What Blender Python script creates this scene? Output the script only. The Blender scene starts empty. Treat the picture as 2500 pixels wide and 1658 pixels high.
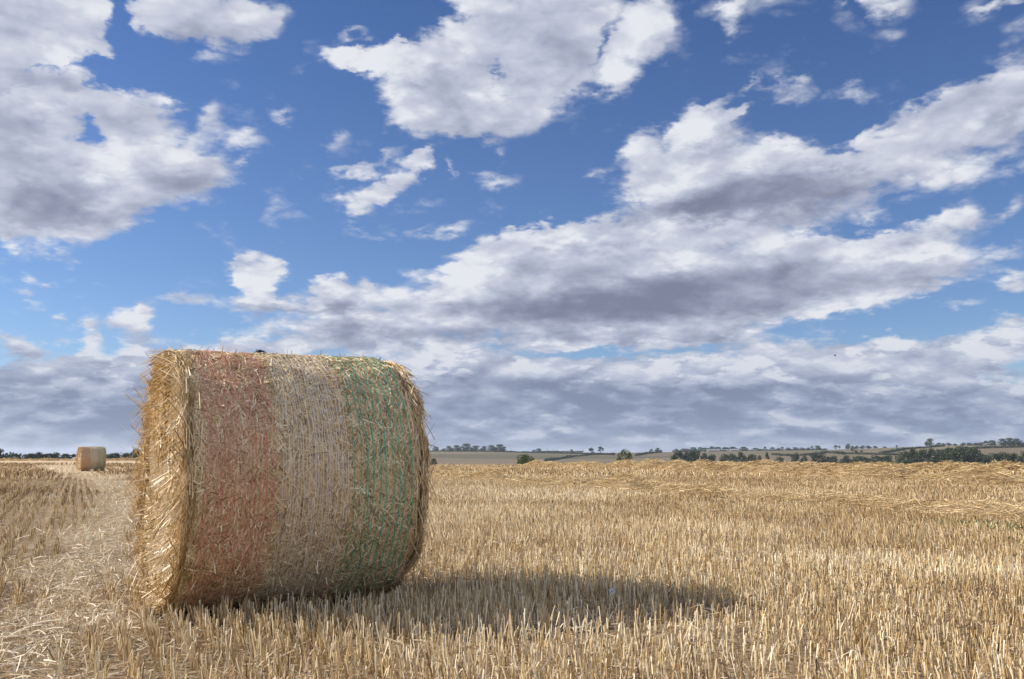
import bpy, math, random
import numpy as np

# ------------------------------------------------------------------ camera
SC = bpy.context.scene
COL = SC.collection
EYE = 0.828
FPX = 2250.0                     # focal length in pixels of a 2500 px wide frame
PITCH = math.atan(280.0 / FPX)
cd = bpy.data.cameras.new("camera")
cd.sensor_width = 36.0
cd.lens = FPX / 2500.0 * 36.0
cd.clip_start = 0.05
cd.clip_end = 20000.0
cam = bpy.data.objects.new("camera", cd)
COL.objects.link(cam)
cam.location = (0, 0, EYE)
cam.rotation_euler = (math.pi / 2 + PITCH, 0, 0)
SC.camera = cam

# ------------------------------------------------------------------ exposure
SC.view_settings.view_transform = 'Standard'
SC.view_settings.look = 'None'
EXPOSURE = 0.50
SC.view_settings.exposure = EXPOSURE
SC.view_settings.gamma = 1.0
SC.view_settings.use_curve_mapping = False

# ------------------------------------------------------------------ sun
SUN_VEC = np.array([-2.04, 0.28, 1.36]); SUN_VEC /= np.linalg.norm(SUN_VEC)
SUN_EL = math.asin(SUN_VEC[2])
SUN_AZ = math.atan2(SUN_VEC[0], SUN_VEC[1])          # from +Y, clockwise
sd = bpy.data.lights.new("sun", 'SUN')
sd.energy = 5.0
sd.angle = math.radians(0.6)
sd.color = (1.0, 0.95, 0.87)
sun = bpy.data.objects.new("sun", sd)
COL.objects.link(sun)
from mathutils import Vector
sun.rotation_euler = Vector(tuple(SUN_VEC)).to_track_quat('Z', 'Y').to_euler()
sun.location = (-20, 5, 30)

# ------------------------------------------------------------------ world: Nishita sky and broken cumulus
SKY_STRENGTH = 0.095


def px_dir(px, py):
    """Direction in the world of a point of the sky (read off at the photograph's own scale)."""
    x = (px - 1250.0) / FPX
    u = (829.0 - py) / FPX
    c, s = math.cos(PITCH), math.sin(PITCH)
    v = np.array([x, c - u * s, s + u * c])
    return v / np.linalg.norm(v)


def azel(px, py):
    d = px_dir(px, py)
    return math.atan2(d[0], d[1]), math.asin(d[2])


# sky clouds: (x, y, half width, half height, tilt in degrees (up to the right), weight)
CLOUDS = [
    # upper left bank
    (60, 50, 200, 110, 0, 1.2), (200, 20, 70, 60, 0, 0.7), (60, 145, 95, 28, 0, 0.7), (0, 110, 80, 60, 0, 0.6),
    (450, 10, 120, 50, 0, 1.1), (530, 50, 120, 48, -5, 1), (360, 40, 45, 34, 0, 0.6), (295, 60, 26, 90, 0, -0.7), (185, 175, 70, 12, 30, -0.6), (600, 30, 60, 60, 0, 0.7),
    (675, 45, 35, 55, 0, 0.55), (515, 160, 60, 25, 0, 0.48), (262, 130, 36, 22, -20, 0.5),
    # large cloud at the left
    (50, 240, 120, 60, 0, 1.1), (165, 190, 45, 45, 0, 0.8), (60, 340, 150, 110, 0, 1.2), (320, 270, 60, 70, 0, 1),
    (350, 360, 90, 80, 0, 1.2), (400, 440, 130, 60, 5, 1.2), (500, 400, 80, 45, -10, 0.9), (150, 470, 160, 80, 0, 1.2),
    (40, 470, 120, 80, 0, 0.9), (290, 500, 70, 35, 0, 0.6), (180, 560, 120, 40, 20, 0.9), (20, 570, 50, 35, 0, 0.8),
    (160, 400, 90, 60, 0, 0.8), (505, 310, 40, 22, 55, 0.5), (420, 255, 35, 14, 0, 0.5), (580, 337, 45, 20, 0, 0.48), (600, 395, 18, 14, 0, 0.5),
    (240, 245, 60, 40, 0, 1), (90, 180, 120, 9, 0, -0.6), (330, 165, 80, 36, 0, -0.6), (1470, 105, 70, 16, 60, -0.45), (1330, 120, 18, 34, -30, -0.35), (222, 320, 26, 24, 0, -0.7), (265, 465, 50, 16, -15, -0.5),
    # long cloud at the top centre
    (850, 138, 40, 18, -10, 0.8), (920, 145, 60, 26, -5, 0.8), (1000, 165, 90, 45, 0, 1), (1080, 130, 100, 50, 10, 1),
    (1020, 230, 80, 60, 0, 1), (1060, 290, 90, 40, 0, 1), (1170, 100, 110, 60, 15, 1), (1150, 220, 120, 80, 0, 1.1),
    (1240, 260, 100, 60, 10, 0.9), (1290, 60, 130, 70, 0, 1.1), (1340, 170, 120, 70, 15, 1), (1480, 60, 110, 60, 0, 0.8),
    (1430, 150, 90, 40, 25, 0.9), (1590, 40, 70, 60, 30, 0.9), (1560, 120, 90, 40, 45, 0.8), (1650, 110, 60, 40, 30, 0.5),
    (1500, 200, 50, 35, 0, 0.55), (1795, 40, 50, 20, 40, 0.55), (1280, -20, 160, 40, 0, 0.9), (1180, -10, 80, 30, 0, 0.8),
    (1205, 165, 26, 16, 0, -0.7), (1470, 110, 60, 14, 60, -0.5),
    # small wisps in the middle
    (850, 425, 45, 18, 10, 0.6), (930, 400, 60, 16, 25, 0.52), (900, 480, 50, 30, 20, 0.9), (980, 440, 70, 26, 32, 0.9),
    (1040, 400, 30, 28, 0, 0.8), (890, 520, 32, 20, 0, 0.6), (812, 355, 46, 24, 15, 0.52), (700, 285, 30, 14, 0, 0.4),
    (1210, 445, 60, 16, 0, 0.43), (1222, 392, 12, 26, -30, 0.46), (1112, 425, 10, 30, 0, 0.46), (875, 80, 26, 12, 10, 0.44),
    (1100, 560, 60, 12, 10, 0.38), (975, 115, 24, 10, 20, 0.4),
    # right cloud
    (1700, 310, 60, 45, 0, 1.1), (1740, 300, 90, 28, 10, 0.9), (1800, 285, 50, 12, 20, 0.7), (1560, 380, 40, 50, 0, 0.75),
    (1660, 400, 110, 70, 0, 1.1), (1800, 380, 100, 50, 0, 1), (1640, 480, 90, 50, 0, 1.1), (1820, 450, 190, 55, 0, 1.2),
    (1980, 470, 150, 45, 0, 1), (1930, 380, 60, 35, -10, 0.8), (2060, 410, 110, 45, 15, 1), (2180, 380, 130, 60, 28, 1.1),
    (2300, 310, 130, 60, 30, 1.1), (2420, 260, 120, 60, 20, 1.1), (2480, 300, 80, 80, 0, 0.9), (2330, 420, 110, 35, 20, 0.7),
    (1760, 530, 140, 35, 0, 0.9), (1950, 540, 120, 26, 0, 0.7), (2350, 510, 40, 40, -30, 0.5), (2130, 525, 40, 22, 0, 0.5),
    (2300, 545, 70, 22, 0, 0.5), (2470, 510, 40, 18, 45, 0.55), (1470, 415, 34, 18, 20, 0.46), (1840, 215, 26, 14, 25, 0.5),
    (1920, 230, 60, 22, -15, 0.6), (1960, 205, 40, 16, -10, 0.5), (2090, 225, 50, 26, 10, 0.55), (2170, 10, 50, 26, 0, 0.55),
    (2110, -8, 60, 12, 0, 0.5), (2450, 2, 60, 16, 0, 0.5), (1780, 245, 40, 10, 20, 0.4), (2140, 310, 60, 14, 30, 0.43),
    # broad dark cloud at the right centre
    (1370, 560, 110, 18, 8, 0.6), (1240, 600, 90, 28, 5, 0.7), (1350, 590, 120, 30, 0, 0.8), (1560, 570, 160, 40, 0, 1),
    (1180, 670, 90, 50, 10, 1), (1350, 680, 220, 70, 0, 1.3), (1600, 660, 260, 90, 0, 1.3), (1500, 750, 340, 50, 0, 1.2),
    (1850, 700, 260, 60, 10, 1.2), (1900, 620, 120, 50, 5, 0.9), (2070, 620, 130, 40, 0, 1), (2270, 590, 120, 40, 8, 1),
    (2250, 660, 170, 40, 5, 0.9), (2150, 720, 160, 26, 12, 0.9), (2000, 740, 110, 22, 5, 0.8), (1080, 760, 220, 50, 0, 1.1),
    (820, 800, 150, 40, 0, 1), (1020, 850, 260, 40, 0, 0.9), (1500, 800, 200, 26, 0, 0.7), (1750, 800, 160, 26, 8, 0.8),
    (1380, 830, 120, 18, 0, 0.6), (2480, 690, 34, 20, 10, 0.8), (2320, 740, 60, 10, 0, 0.45), (2470, 610, 40, 20, 0, 0.4),
    (1000, 680, 30, 24, 0, 0.48), (1070, 650, 50, 14, 10, 0.45),
    # small cumulus at the left centre
    (640, 665, 50, 40, 0, 1.2), (590, 670, 40, 20, 0, 0.8), (690, 655, 30, 26, 20, 0.8), (620, 730, 40, 38, 0, 1.1), (700, 740, 70, 22, 0, 0.9),
    (820, 718, 42, 40, 0, 1.7), (845, 750, 40, 16, 0, 0.7), (900, 700, 18, 32, 15, .9), (760, 705, 30, 16, 0, 0.5),
    (440, 727, 68, 15, -2, 0.55), (300, 782, 46, 28, 10, 1.1), (355, 755, 20, 24, 60, 0.8), (345, 785, 26, 24, 0, 0.7),
    (225, 800, 24, 36, 10, 0.7), (222, 850, 30, 30, 0, 0.6), (35, 845, 45, 32, -10, 1), (80, 860, 30, 18, 0, 0.5),
    (70, 718, 30, 10, 0, 0.5), (75, 672, 20, 10, 0, 0.44), (125, 695, 26, 9, 0, 0.42), (160, 636, 30, 10, -10, 0.4),
    (145, 830, 40, 9, 0, 0.45), (240, 690, 26, 7, 0, 0.35), (145, 775, 16, 10, 0, 0.4), (40, 762, 22, 8, 0, 0.35),
    # lower left bank
    (130, 905, 90, 34, 10, 1.1), (240, 890, 90, 30, 0, 0.9), (340, 860, 50, 44, 0, 0.9), (60, 940, 120, 36, 0, 1),
    (320, 930, 90, 40, 0, 1), (500, 860, 90, 22, 0, 0.8), (560, 838, 60, 14, 0, 0.7), (660, 850, 80, 20, 0, 0.7),
    (150, 980, 300, 40, 0, 1), (350, 1000, 250, 60, 0, 1),
    # lower right banks
    (1340, 880, 70, 16, 10, .5), (1880, 905, 60, 14, 0, .4), (1700, 870, 90, 12, 5, .3), (2120, 860, 120, 12, 8, .3),
    (1330, 900, 90, 26, 0, 1), (1560, 905, 200, 34, 0, 1), (1480, 930, 300, 40, 0, 0.9), (2000, 870, 260, 34, 6, 0.9),
    (1850, 850, 80, 20, 0, 0.8), (2100, 910, 400, 40, 5, 1), (2400, 850, 130, 40, 10, 1), (2480, 780, 60, 22, 0, 0.8),
    (1150, 950, 200, 60, 0, 1), (1800, 960, 500, 50, 0, 1), (1110, 890, 120, 30, 0, 0.6),
    (2220, 800, 160, 18, 6, -0.6), (1420, 868, 110, 9, 0, -0.4), (1500, 832, 260, 20, 0, 0.7), (1760, 828, 150, 18, 5, 0.6), (1110, 905, 60, 10, 0, -0.4), (1950, 570, 60, 14, 0, -0.5),
]
# darker (negative) and brighter (positive) patches of the cloud bases and tops
TONES = [
    (20, 340, 70, 60, 0, -.3), (40, 520, 120, 45, 0, -.4), (180, 540, 120, 26, 0, -.3), (480, 430, 90, 30, 0, -.25), (80, 10, 70, 26, 0, -.3),
    (60, 215, 60, 40, 0, .25), (300, 400, 60, 60, 0, .25), (90, 430, 60, 22, 0, .3),
    (1420, 5, 80, 24, 0, -.5), (1140, 270, 80, 26, 0, -.2), (450, 110, 120, 16, 0, -.2), (1020, 240, 60, 40, 0, .2),
    (1560, 110, 60, 26, 50, .25), (1250, 180, 80, 40, 30, .15),
    (1830, 490, 240, 32, 4, -.75), (1900, 440, 120, 26, 0, -.35), (1700, 520, 160, 16, 0, -.4), (1960, 470, 160, 30, 0, -.3),
    (1690, 330, 55, 50, 0, .45), (1640, 480, 60, 30, 0, .4), (2150, 440, 110, 18, 28, .35), (2300, 300, 120, 30, 30, -.2), (2340, 340, 110, 20, 28, .25),
    (1560, 735, 320, 34, 3, -.75), (1400, 765, 280, 26, 0, -.45), (1700, 690, 300, 40, 6, -.4), (1080, 820, 260, 26, 0, -.6), (860, 810, 120, 20, 0, -.4),
    (1850, 650, 160, 26, 8, -.3), (2150, 690, 180, 26, 10, -.35), (2080, 560, 80, 14, 0, .1), (2280, 610, 70, 22, 5, .45), (2060, 610, 100, 16, 8, .2),
    (1170, 660, 80, 36, 20, .45), (1400, 590, 100, 14, 0, .35), (1630, 610, 70, 34, 0, .3), (1650, 640, 50, 20, 0, .25), (1120, 740, 100, 16, 0, .25),
    (1700, 800, 200, 14, 4, .1), (1350, 835, 100, 14, 0, .3), (1970, 765, 120, 14, 5, .2),
    (690, 755, 90, 9, 0, -.8), (850, 755, 60, 10, 0, -.5), (640, 690, 50, 40, 0, .4), (815, 715, 30, 26, 0, .4), (300, 790, 50, 12, 0, -.2), (310, 765, 40, 14, 10, .4),
    (40, 865, 60, 10, 0, -.4), (35, 835, 34, 14, 0, .3), (110, 890, 50, 18, 15, .4), (160, 930, 160, 16, 0, -.4), (250, 905, 60, 20, 0, -.4),
    (200, 975, 320, 26, 0, -.5), (340, 880, 30, 40, 0, .25), (60, 1000, 200, 12, 0, .1), (300, 935, 40, 20, 30, .3),
    (1330, 885, 50, 12, 15, .5), (1560, 925, 60, 20, 0, .25), (1500, 950, 280, 18, 0, -.35), (1880, 920, 60, 16, 10, .4), (1950, 945, 300, 16, 4, -.3),
    (2000, 880, 200, 10, 8, .15), (2250, 965, 180, 12, 0, -.25), (2220, 970, 40, 10, 0, .35), (1250, 985, 260, 14, 0, -.3), (2380, 910, 100, 20, 10, -.1),
    (1060, 980, 80, 12, 0, .2), (1920, 995, 120, 8, 0, .3), (1300, 1010, 120, 7, 0, .2), (2330, 1010, 120, 8, 0, .15), (650, 910, 800, 20, 0, -.1),
]
world = bpy.data.worlds.new("World")
SC.world = world
world.use_nodes = True
NT = world.node_tree
NT.nodes.clear()


class G:
    """small helper for building node graphs"""

    def __init__(s, nt): s.nt = nt

    def n(s, t, **kw):
        nd = s.nt.nodes.new(t)
        for k, v in kw.items(): setattr(nd, k, v)
        return nd

    def put(s, sock, v):
        if isinstance(v, bpy.types.NodeSocket): s.nt.links.new(v, sock)
        elif v is not None: sock.default_value = v

    def m(s, op, a, b=None, c=None, clamp=False):
        nd = s.n('ShaderNodeMath', operation=op, use_clamp=clamp)
        s.put(nd.inputs[0], a)
        if b is not None: s.put(nd.inputs[1], b)
        if c is not None: s.put(nd.inputs[2], c)
        return nd.outputs[0]

    def vm(s, op, a, b=None, scale=None):
        nd = s.n('ShaderNodeVectorMath', operation=op)
        s.put(nd.inputs[0], a)
        if b is not None: s.put(nd.inputs[1], b)
        if scale is not None: s.put(nd.inputs['Scale'], scale)
        return nd.outputs['Value'] if op in ('LENGTH', 'DOT_PRODUCT') else nd.outputs[0]

    def noise(s, vec, scale, detail=6, rough=.55, dist=0.0, color=False, lac=2.0):
        nd = s.n('ShaderNodeTexNoise')
        s.put(nd.inputs['Vector'], vec)
        nd.inputs['Scale'].default_value = scale
        nd.inputs['Detail'].default_value = detail
        nd.inputs['Roughness'].default_value = rough
        nd.inputs['Lacunarity'].default_value = lac
        nd.inputs['Distortion'].default_value = dist
        return nd.outputs['Color' if color else 'Fac']

    def smooth(s, v, a, b, lo=0.0, hi=1.0):
        nd = s.n('ShaderNodeMapRange', interpolation_type='SMOOTHSTEP')
        s.put(nd.inputs['Value'], v)
        nd.inputs['From Min'].default_value = a
        nd.inputs['From Max'].default_value = b
        nd.inputs['To Min'].default_value = lo
        nd.inputs['To Max'].default_value = hi
        return nd.outputs[0]

    def ramp(s, v, stops, interp='LINEAR'):
        nd = s.n('ShaderNodeValToRGB')
        nd.color_ramp.interpolation = interp
        s.put(nd.inputs[0], v)
        el = nd.color_ramp.elements
        while len(el) < len(stops): el.new(.5)
        for e, (p, c) in zip(el, stops):
            e.position = p
            e.color = (*c, 1)
        return nd.outputs[0]

    def mix(s, f, a, b, blend='MIX'):
        nd = s.n('ShaderNodeMix', data_type='RGBA', blend_type=blend)
        s.put(nd.inputs[0], f)
        s.put(nd.inputs[6], a if not isinstance(a, tuple) else (*a, 1))
        s.put(nd.inputs[7], b if not isinstance(b, tuple) else (*b, 1))
        return nd.outputs[2]


def blob_sum(g, vec, items, spread):
    prev = 0.0
    for (px, py, rx, ry, rot, w) in items:
        a0, e0 = azel(px, py)
        a1, _ = azel(px + 5, py)
        _, e1 = azel(px, py - 5)
        sx = abs(a1 - a0) / 5 * rx * spread
        sy = abs(e1 - e0) / 5 * ry * spread
        mp = g.n('ShaderNodeMapping', vector_type='TEXTURE')
        g.put(mp.inputs['Vector'], vec)
        mp.inputs['Location'].default_value = (a0, e0, 0)
        mp.inputs['Rotation'].default_value = (0, 0, math.radians(rot))
        mp.inputs['Scale'].default_value = (sx, sy, 1)
        gr = g.n('ShaderNodeTexGradient', gradient_type='SPHERICAL')
        g.put(gr.inputs[0], mp.outputs[0])
        prev = g.m('MULTIPLY_ADD', gr.outputs['Fac'], w, prev)
    return prev


def blob_group(name, items, spread):
    grp = bpy.data.node_groups.new(name, 'ShaderNodeTree')
    grp.interface.new_socket('Vector', in_out='INPUT', socket_type='NodeSocketVector')
    grp.interface.new_socket('Value', in_out='OUTPUT', socket_type='NodeSocketFloat')
    g = G(grp)
    i = g.n('NodeGroupInput')
    o = g.n('NodeGroupOutput')
    grp.links.new(blob_sum(g, i.outputs[0], items, spread), o.inputs[0])
    return grp


def build_world():
    g = G(NT)
    tc = g.n('ShaderNodeTexCoord')
    D = tc.outputs['Generated']
    sep = g.n('ShaderNodeSeparateXYZ'); g.put(sep.inputs[0], D)
    x, y, z = sep.outputs
    az = g.m('ARCTAN2', x, y)
    el = g.m('ARCSINE', z)
    cmb = g.n('ShaderNodeCombineXYZ'); g.put(cmb.inputs[0], az); g.put(cmb.inputs[1], el)
    P = cmb.outputs[0]
    # cloud-layer coordinates: clouds flatten and crowd together towards the horizon
    zz = g.m('ADD', g.m('MAXIMUM', z, -0.05), 0.30)
    inv = g.m('DIVIDE', 1.0, zz)
    cq = g.n('ShaderNodeCombineXYZ')
    g.put(cq.inputs[0], g.m('MULTIPLY', x, inv)); g.put(cq.inputs[1], g.m('MULTIPLY', y, inv)); g.put(cq.inputs[2], g.m('MULTIPLY', z, 1.5))
    Q = cq.outputs[0]
    # warp
    w1 = g.vm('SUBTRACT', g.noise(Q, 7.0, 3, .5, color=True), (.5, .5, .5))
    w2 = g.vm('SUBTRACT', g.noise(Q, 26.0, 5, .6, color=True), (.5, .5, .5))
    flat = g.smooth(el, .02, .40, .40, 1.0)
    wv = g.vm('ADD', g.vm('SCALE', w1, scale=.040), g.vm('SCALE', w2, scale=.042))
    wv = g.vm('SCALE', wv, scale=flat)
    P2 = g.vm('ADD', P, wv)
    grp = blob_group('cloud_field', CLOUDS, 1.6)
    grt = blob_group('cloud_tone', TONES, 1.7)

    def call(gr, vec):
        nd = g.n('ShaderNodeGroup'); nd.node_tree = gr
        g.put(nd.inputs[0], vec)
        return nd.outputs[0]
    D0 = call(grp, P2)
    off = g.vm('ADD', P2, (-.010, .020, 0))
    D1 = call(grp, off)
    T = call(grt, P2)

    def billow(vec):
        tot = None
        for sc_, am in ((6.5, .50), (14.0, .30), (31.0, .17), (68.0, .09)):
            v_ = g.m('MULTIPLY', g.m('ABSOLUTE', g.m('SUBTRACT', g.noise(vec, sc_, 0, .5), .5)), am * 4.0)
            tot = v_ if tot is None else g.m('ADD', tot, v_)
        return tot
    up_ = g.vm('ADD', g.vm('SCALE', Q, scale=.975), (-.016, 0, .008))
    b1 = billow(Q)
    b2 = billow(up_)
    n1 = g.noise(Q, 13.0, 7, .60)
    n1 = g.m('ADD', g.m('MULTIPLY', n1, .62), g.m('MULTIPLY', b1, .40))
    r1 = g.noise(Q, 5.5, 3, .50)
    r2 = g.noise(g.vm('ADD', g.vm('SCALE', Q, scale=.962), (-.022, 0, .012)), 5.5, 3, .50)
    n3 = g.noise(Q, 3.6, 3, .5)
    # bank of distant cloud along the horizon and scattered cumulus outside the view
    bank = g.smooth(el, .095, .035, 0.0, .85)
    side = g.smooth(g.m('ABSOLUTE', az), .62, .80, 0.0, 1.0)
    top = g.smooth(el, .52, .62, 0.0, 1.0)
    out = g.m('MAXIMUM', side, top)
    extra = g.m('MULTIPLY', out, g.m('MULTIPLY', g.m('SUBTRACT', n3, .42), 4.0))
    dens = g.m('ADD', g.m('ADD', D0, bank), extra)
    dens = g.m('MINIMUM', dens, 1.15)
    nz = g.m('SUBTRACT', n1, .5)
    dn = g.m('ADD', dens, g.m('MULTIPLY', nz, 1.35))
    alpha = g.smooth(dn, .06, .76)
    # shade
    d1 = g.m('ADD', g.m('ADD', D1, g.m('MULTIPLY', bank, .5)), extra)
    thick = g.smooth(d1, .5, 2.4)
    relief = g.m('MULTIPLY', g.m('SUBTRACT', r1, r2), g.m('MULTIPLY_ADD', bank, 1.5, .9))
    relief = g.m('ADD', relief, g.m('MULTIPLY', g.m('SUBTRACT', b1, b2), .22))
    S = g.m('SUBTRACT', .87, g.m('MULTIPLY', thick, .40))
    S = g.m('ADD', S, g.m('MULTIPLY', T, .52))
    S = g.m('ADD', S, relief)
    S = g.m('ADD', S, g.m('MULTIPLY', nz, .25))
    S = g.m('SUBTRACT', S, g.m('MULTIPLY', bank, .30))
    S = g.m('SUBTRACT', S, g.m('MULTIPLY', g.smooth(el, .16, .08), .14))
    n4 = g.noise(Q, 3.2, 5, .55)
    n5 = g.noise(Q, 5.2, 6, .58)
    S = g.m('ADD', S, g.m('MULTIPLY', g.smooth(el, .17, .09), g.m('MULTIPLY', g.smooth(n5, .50, .58), .36)))
    S = g.m('ADD', S, g.m('MULTIPLY', bank, g.m('MULTIPLY', g.m('SUBTRACT', n4, .50), 1.3)))
    # unseen clouds behind the camera, boosted as added fill for the bale front
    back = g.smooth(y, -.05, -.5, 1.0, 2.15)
    k = 1.0 / SKY_STRENGTH / 2 ** EXPOSURE
    cc = g.ramp(S, [(0.0, (.19, .21, .305)), (.30, (.265, .295, .41)), (.60, (.41, .45, .58)), (.85, (.60, .635, .745)), (1.0, (.83, .845, .89))], 'B_SPLINE')
    # far cloud takes on the colour of the air in front of it
    air = g.smooth(el, .16, .0, 0.0, .50)
    cc = g.mix(air, cc, (.225, .31, .485))
    cc = g.vm('SCALE', cc, scale=k)
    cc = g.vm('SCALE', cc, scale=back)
    sky = g.n('ShaderNodeTexSky', sky_type='NISHITA')
    sky.sun_disc = False
    sky.sun_elevation = SUN_EL
    sky.sun_rotation = SUN_AZ
    sky.altitude = 100
    sky.air_density = 1.0
    sky.dust_density = 0.2
    sky.ozone_density = 2.0
    skc = g.mix(1.0, sky.outputs[0], g.ramp(el, [(.05, (.54, .65, .86)), (.30, (.47, .58, .80)), (.62, (.33, .48, .74))]), 'MULTIPLY')
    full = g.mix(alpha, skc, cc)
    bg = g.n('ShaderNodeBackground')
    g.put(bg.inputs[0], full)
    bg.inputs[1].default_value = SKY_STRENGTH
    o = g.n('ShaderNodeOutputWorld')
    NT.links.new(bg.outputs[0], o.inputs[0])


build_world()
world.cycles.sampling_method = 'MANUAL'
world.cycles.sample_map_resolution = 512

# ------------------------------------------------------------------ mesh helpers
RNG = np.random.default_rng(11)


def mesh_np(name, V, quads=None, tris=None, attrs=None, mats=(), matidx=None, smooth=False):
    """one mesh from numpy arrays"""
    me = bpy.data.meshes.new(name)
    V = np.asarray(V, np.float32)
    nq = 0 if quads is None else len(quads)
    nt = 0 if tris is None else len(tris)
    me.vertices.add(len(V))
    me.vertices.foreach_set("co", V.ravel())
    loops = []
    if nq: loops.append(np.asarray(quads, np.int32).ravel())
    if nt: loops.append(np.asarray(tris, np.int32).ravel())
    L = np.concatenate(loops)
    me.loops.add(len(L))
    me.loops.foreach_set("vertex_index", L)
    st = np.concatenate([np.arange(nq) * 4, nq * 4 + np.arange(nt) * 3]).astype(np.int32)
    me.polygons.add(nq + nt)
    me.polygons.foreach_set("loop_start", st)
    if matidx is not None:
        me.polygons.foreach_set("material_index", np.asarray(matidx, np.int32))
    me.update(calc_edges=True)
    me.polygons.foreach_set("use_smooth", np.full(nq + nt, smooth))
    for k, v in (attrs or {}).items():
        a = me.attributes.new(k, 'FLOAT', 'POINT')
        a.data.foreach_set("value", np.asarray(v, np.float32))
    for m in mats: me.materials.append(m)
    return me


def link(name, me, parent=None, loc=(0, 0, 0), rotz=0.0):
    o = bpy.data.objects.new(name, me)
    COL.objects.link(o)
    o.parent = parent
    o.location = loc
    o.rotation_euler = (0, 0, rotz)
    return o


def tag(o, label=None, cat=None, group=None, kind=None):
    if label: o["label"] = label
    if cat: o["category"] = cat
    if group: o["group"] = group
    if kind: o["kind"] = kind
    return o


def nrm(v):
    return v / np.maximum(np.linalg.norm(v, axis=-1, keepdims=True), 1e-9)


def smst(a, b, x):
    t = np.clip((np.asarray(x, float) - a) / (b - a), 0, 1)
    return t * t * (3 - 2 * t)


def vnoise(x, y, seed=0):
    """smooth value noise, about -1..1"""
    xi = np.floor(x).astype(np.int64); yi = np.floor(y).astype(np.int64)
    fx = x - xi; fy = y - yi
    fx = fx * fx * (3 - 2 * fx); fy = fy * fy * (3 - 2 * fy)

    def h(a, b):
        n = (a * 374761393 + b * 668265263 + seed * 974711) & 0xFFFFFFFF
        n = ((n ^ (n >> 13)) * 1274126177) & 0xFFFFFFFF
        return ((n ^ (n >> 16)) & 0xFFFF) / 32767.5 - 1
    return (h(xi, yi) * (1 - fx) + h(xi + 1, yi) * fx) * (1 - fy) + (h(xi, yi + 1) * (1 - fx) + h(xi + 1, yi + 1) * fx) * fy


def ribbons(C, N, W, tone, name, mats, prism=False):
    """C: (n,k,3) centre lines, N: (n,3) or (n,k,3) side vectors (unit), W: (n,) or (n,k) half widths.
    flat ribbons, or three sided stalks with a cut top when prism is true"""
    n, k, _ = C.shape
    if N.ndim == 2: N = np.repeat(N[:, None], k, 1)
    W = np.asarray(W)
    if W.ndim == 1: W = np.repeat(W[:, None], k, 1)
    if not prism:
        V = np.stack([C - N * W[..., None], C + N * W[..., None]], 2)        # n,k,2,3
        idx = np.arange(n * k * 2).reshape(n, k, 2)
        q = np.stack([idx[:, :-1, 0], idx[:, :-1, 1], idx[:, 1:, 1], idx[:, 1:, 0]], -1).reshape(-1, 4)
        return mesh_np(name, V.reshape(-1, 3), q, None, {'tone': np.repeat(tone, k * 2)}, mats)
    T = nrm(C[:, -1] - C[:, 0])[:, None]
    B = np.cross(np.repeat(T, k, 1), N)
    rings = []
    for a in (0, 2.0944, 4.18879):
        rings.append(C + (N * math.cos(a) + B * math.sin(a)) * W[..., None])
    V = np.stack(rings, 2)                                                   # n,k,3,3
    idx = np.arange(n * k * 3).reshape(n, k, 3)
    qs = []
    for a in range(3):
        b = (a + 1) % 3
        qs.append(np.stack([idx[:, :-1, a], idx[:, :-1, b], idx[:, 1:, b], idx[:, 1:, a]], -1).reshape(-1, 4))
    tr = idx[:, -1, :].reshape(-1, 3)
    up = np.tile(np.repeat(np.linspace(0, 1, k), 3), n)
    return mesh_np(name, V.reshape(-1, 3), np.concatenate(qs), tr, {'tone': np.repeat(tone, k * 3), 'up': up}, mats)


# ------------------------------------------------------------------ materials
def new_mat(name):
    m = bpy.data.materials.new(name)
    m.use_nodes = True
    m.node_tree.nodes.clear()
    return m, G(m.node_tree)


def finish(g, col, rough=.6, spec=.25, trans=0.0, bump=None, tcol=None):
    p = g.n('ShaderNodeBsdfPrincipled')
    g.put(p.inputs['Base Color'], col if not isinstance(col, tuple) else (*col, 1))
    g.put(p.inputs['Roughness'], rough)
    p.inputs['Specular IOR Level'].default_value = spec
    if bump is not None: g.put(p.inputs['Normal'], bump)
    out = p.outputs[0]
    if trans > 0:
        t = g.n('ShaderNodeBsdfTranslucent')
        g.put(t.inputs[0], col if not isinstance(col, tuple) else (*col, 1))
        mx = g.n('ShaderNodeMixShader')
        mx.inputs[0].default_value = trans
        g.nt.links.new(out, mx.inputs[1]); g.nt.links.new(t.outputs[0], mx.inputs[2])
        out = mx.outputs[0]
    o = g.n('ShaderNodeOutputMaterial')
    g.nt.links.new(out, o.inputs[0])


def tone_mat(name, stops, rough=.55, spec=.3, trans=0.0, grain=0.0):
    m, g = new_mat(name)
    a = g.n('ShaderNodeAttribute', attribute_name='tone')
    f = a.outputs['Fac']
    if grain:
        tc = g.n('ShaderNodeTexCoord')
        f = g.m('ADD', f, g.m('MULTIPLY', g.m('SUBTRACT', g.noise(tc.outputs['Object'], 60.0, 3, .6), .5), grain))
    finish(g, g.ramp(f, stops), rough, spec, trans)
    return m


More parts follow.
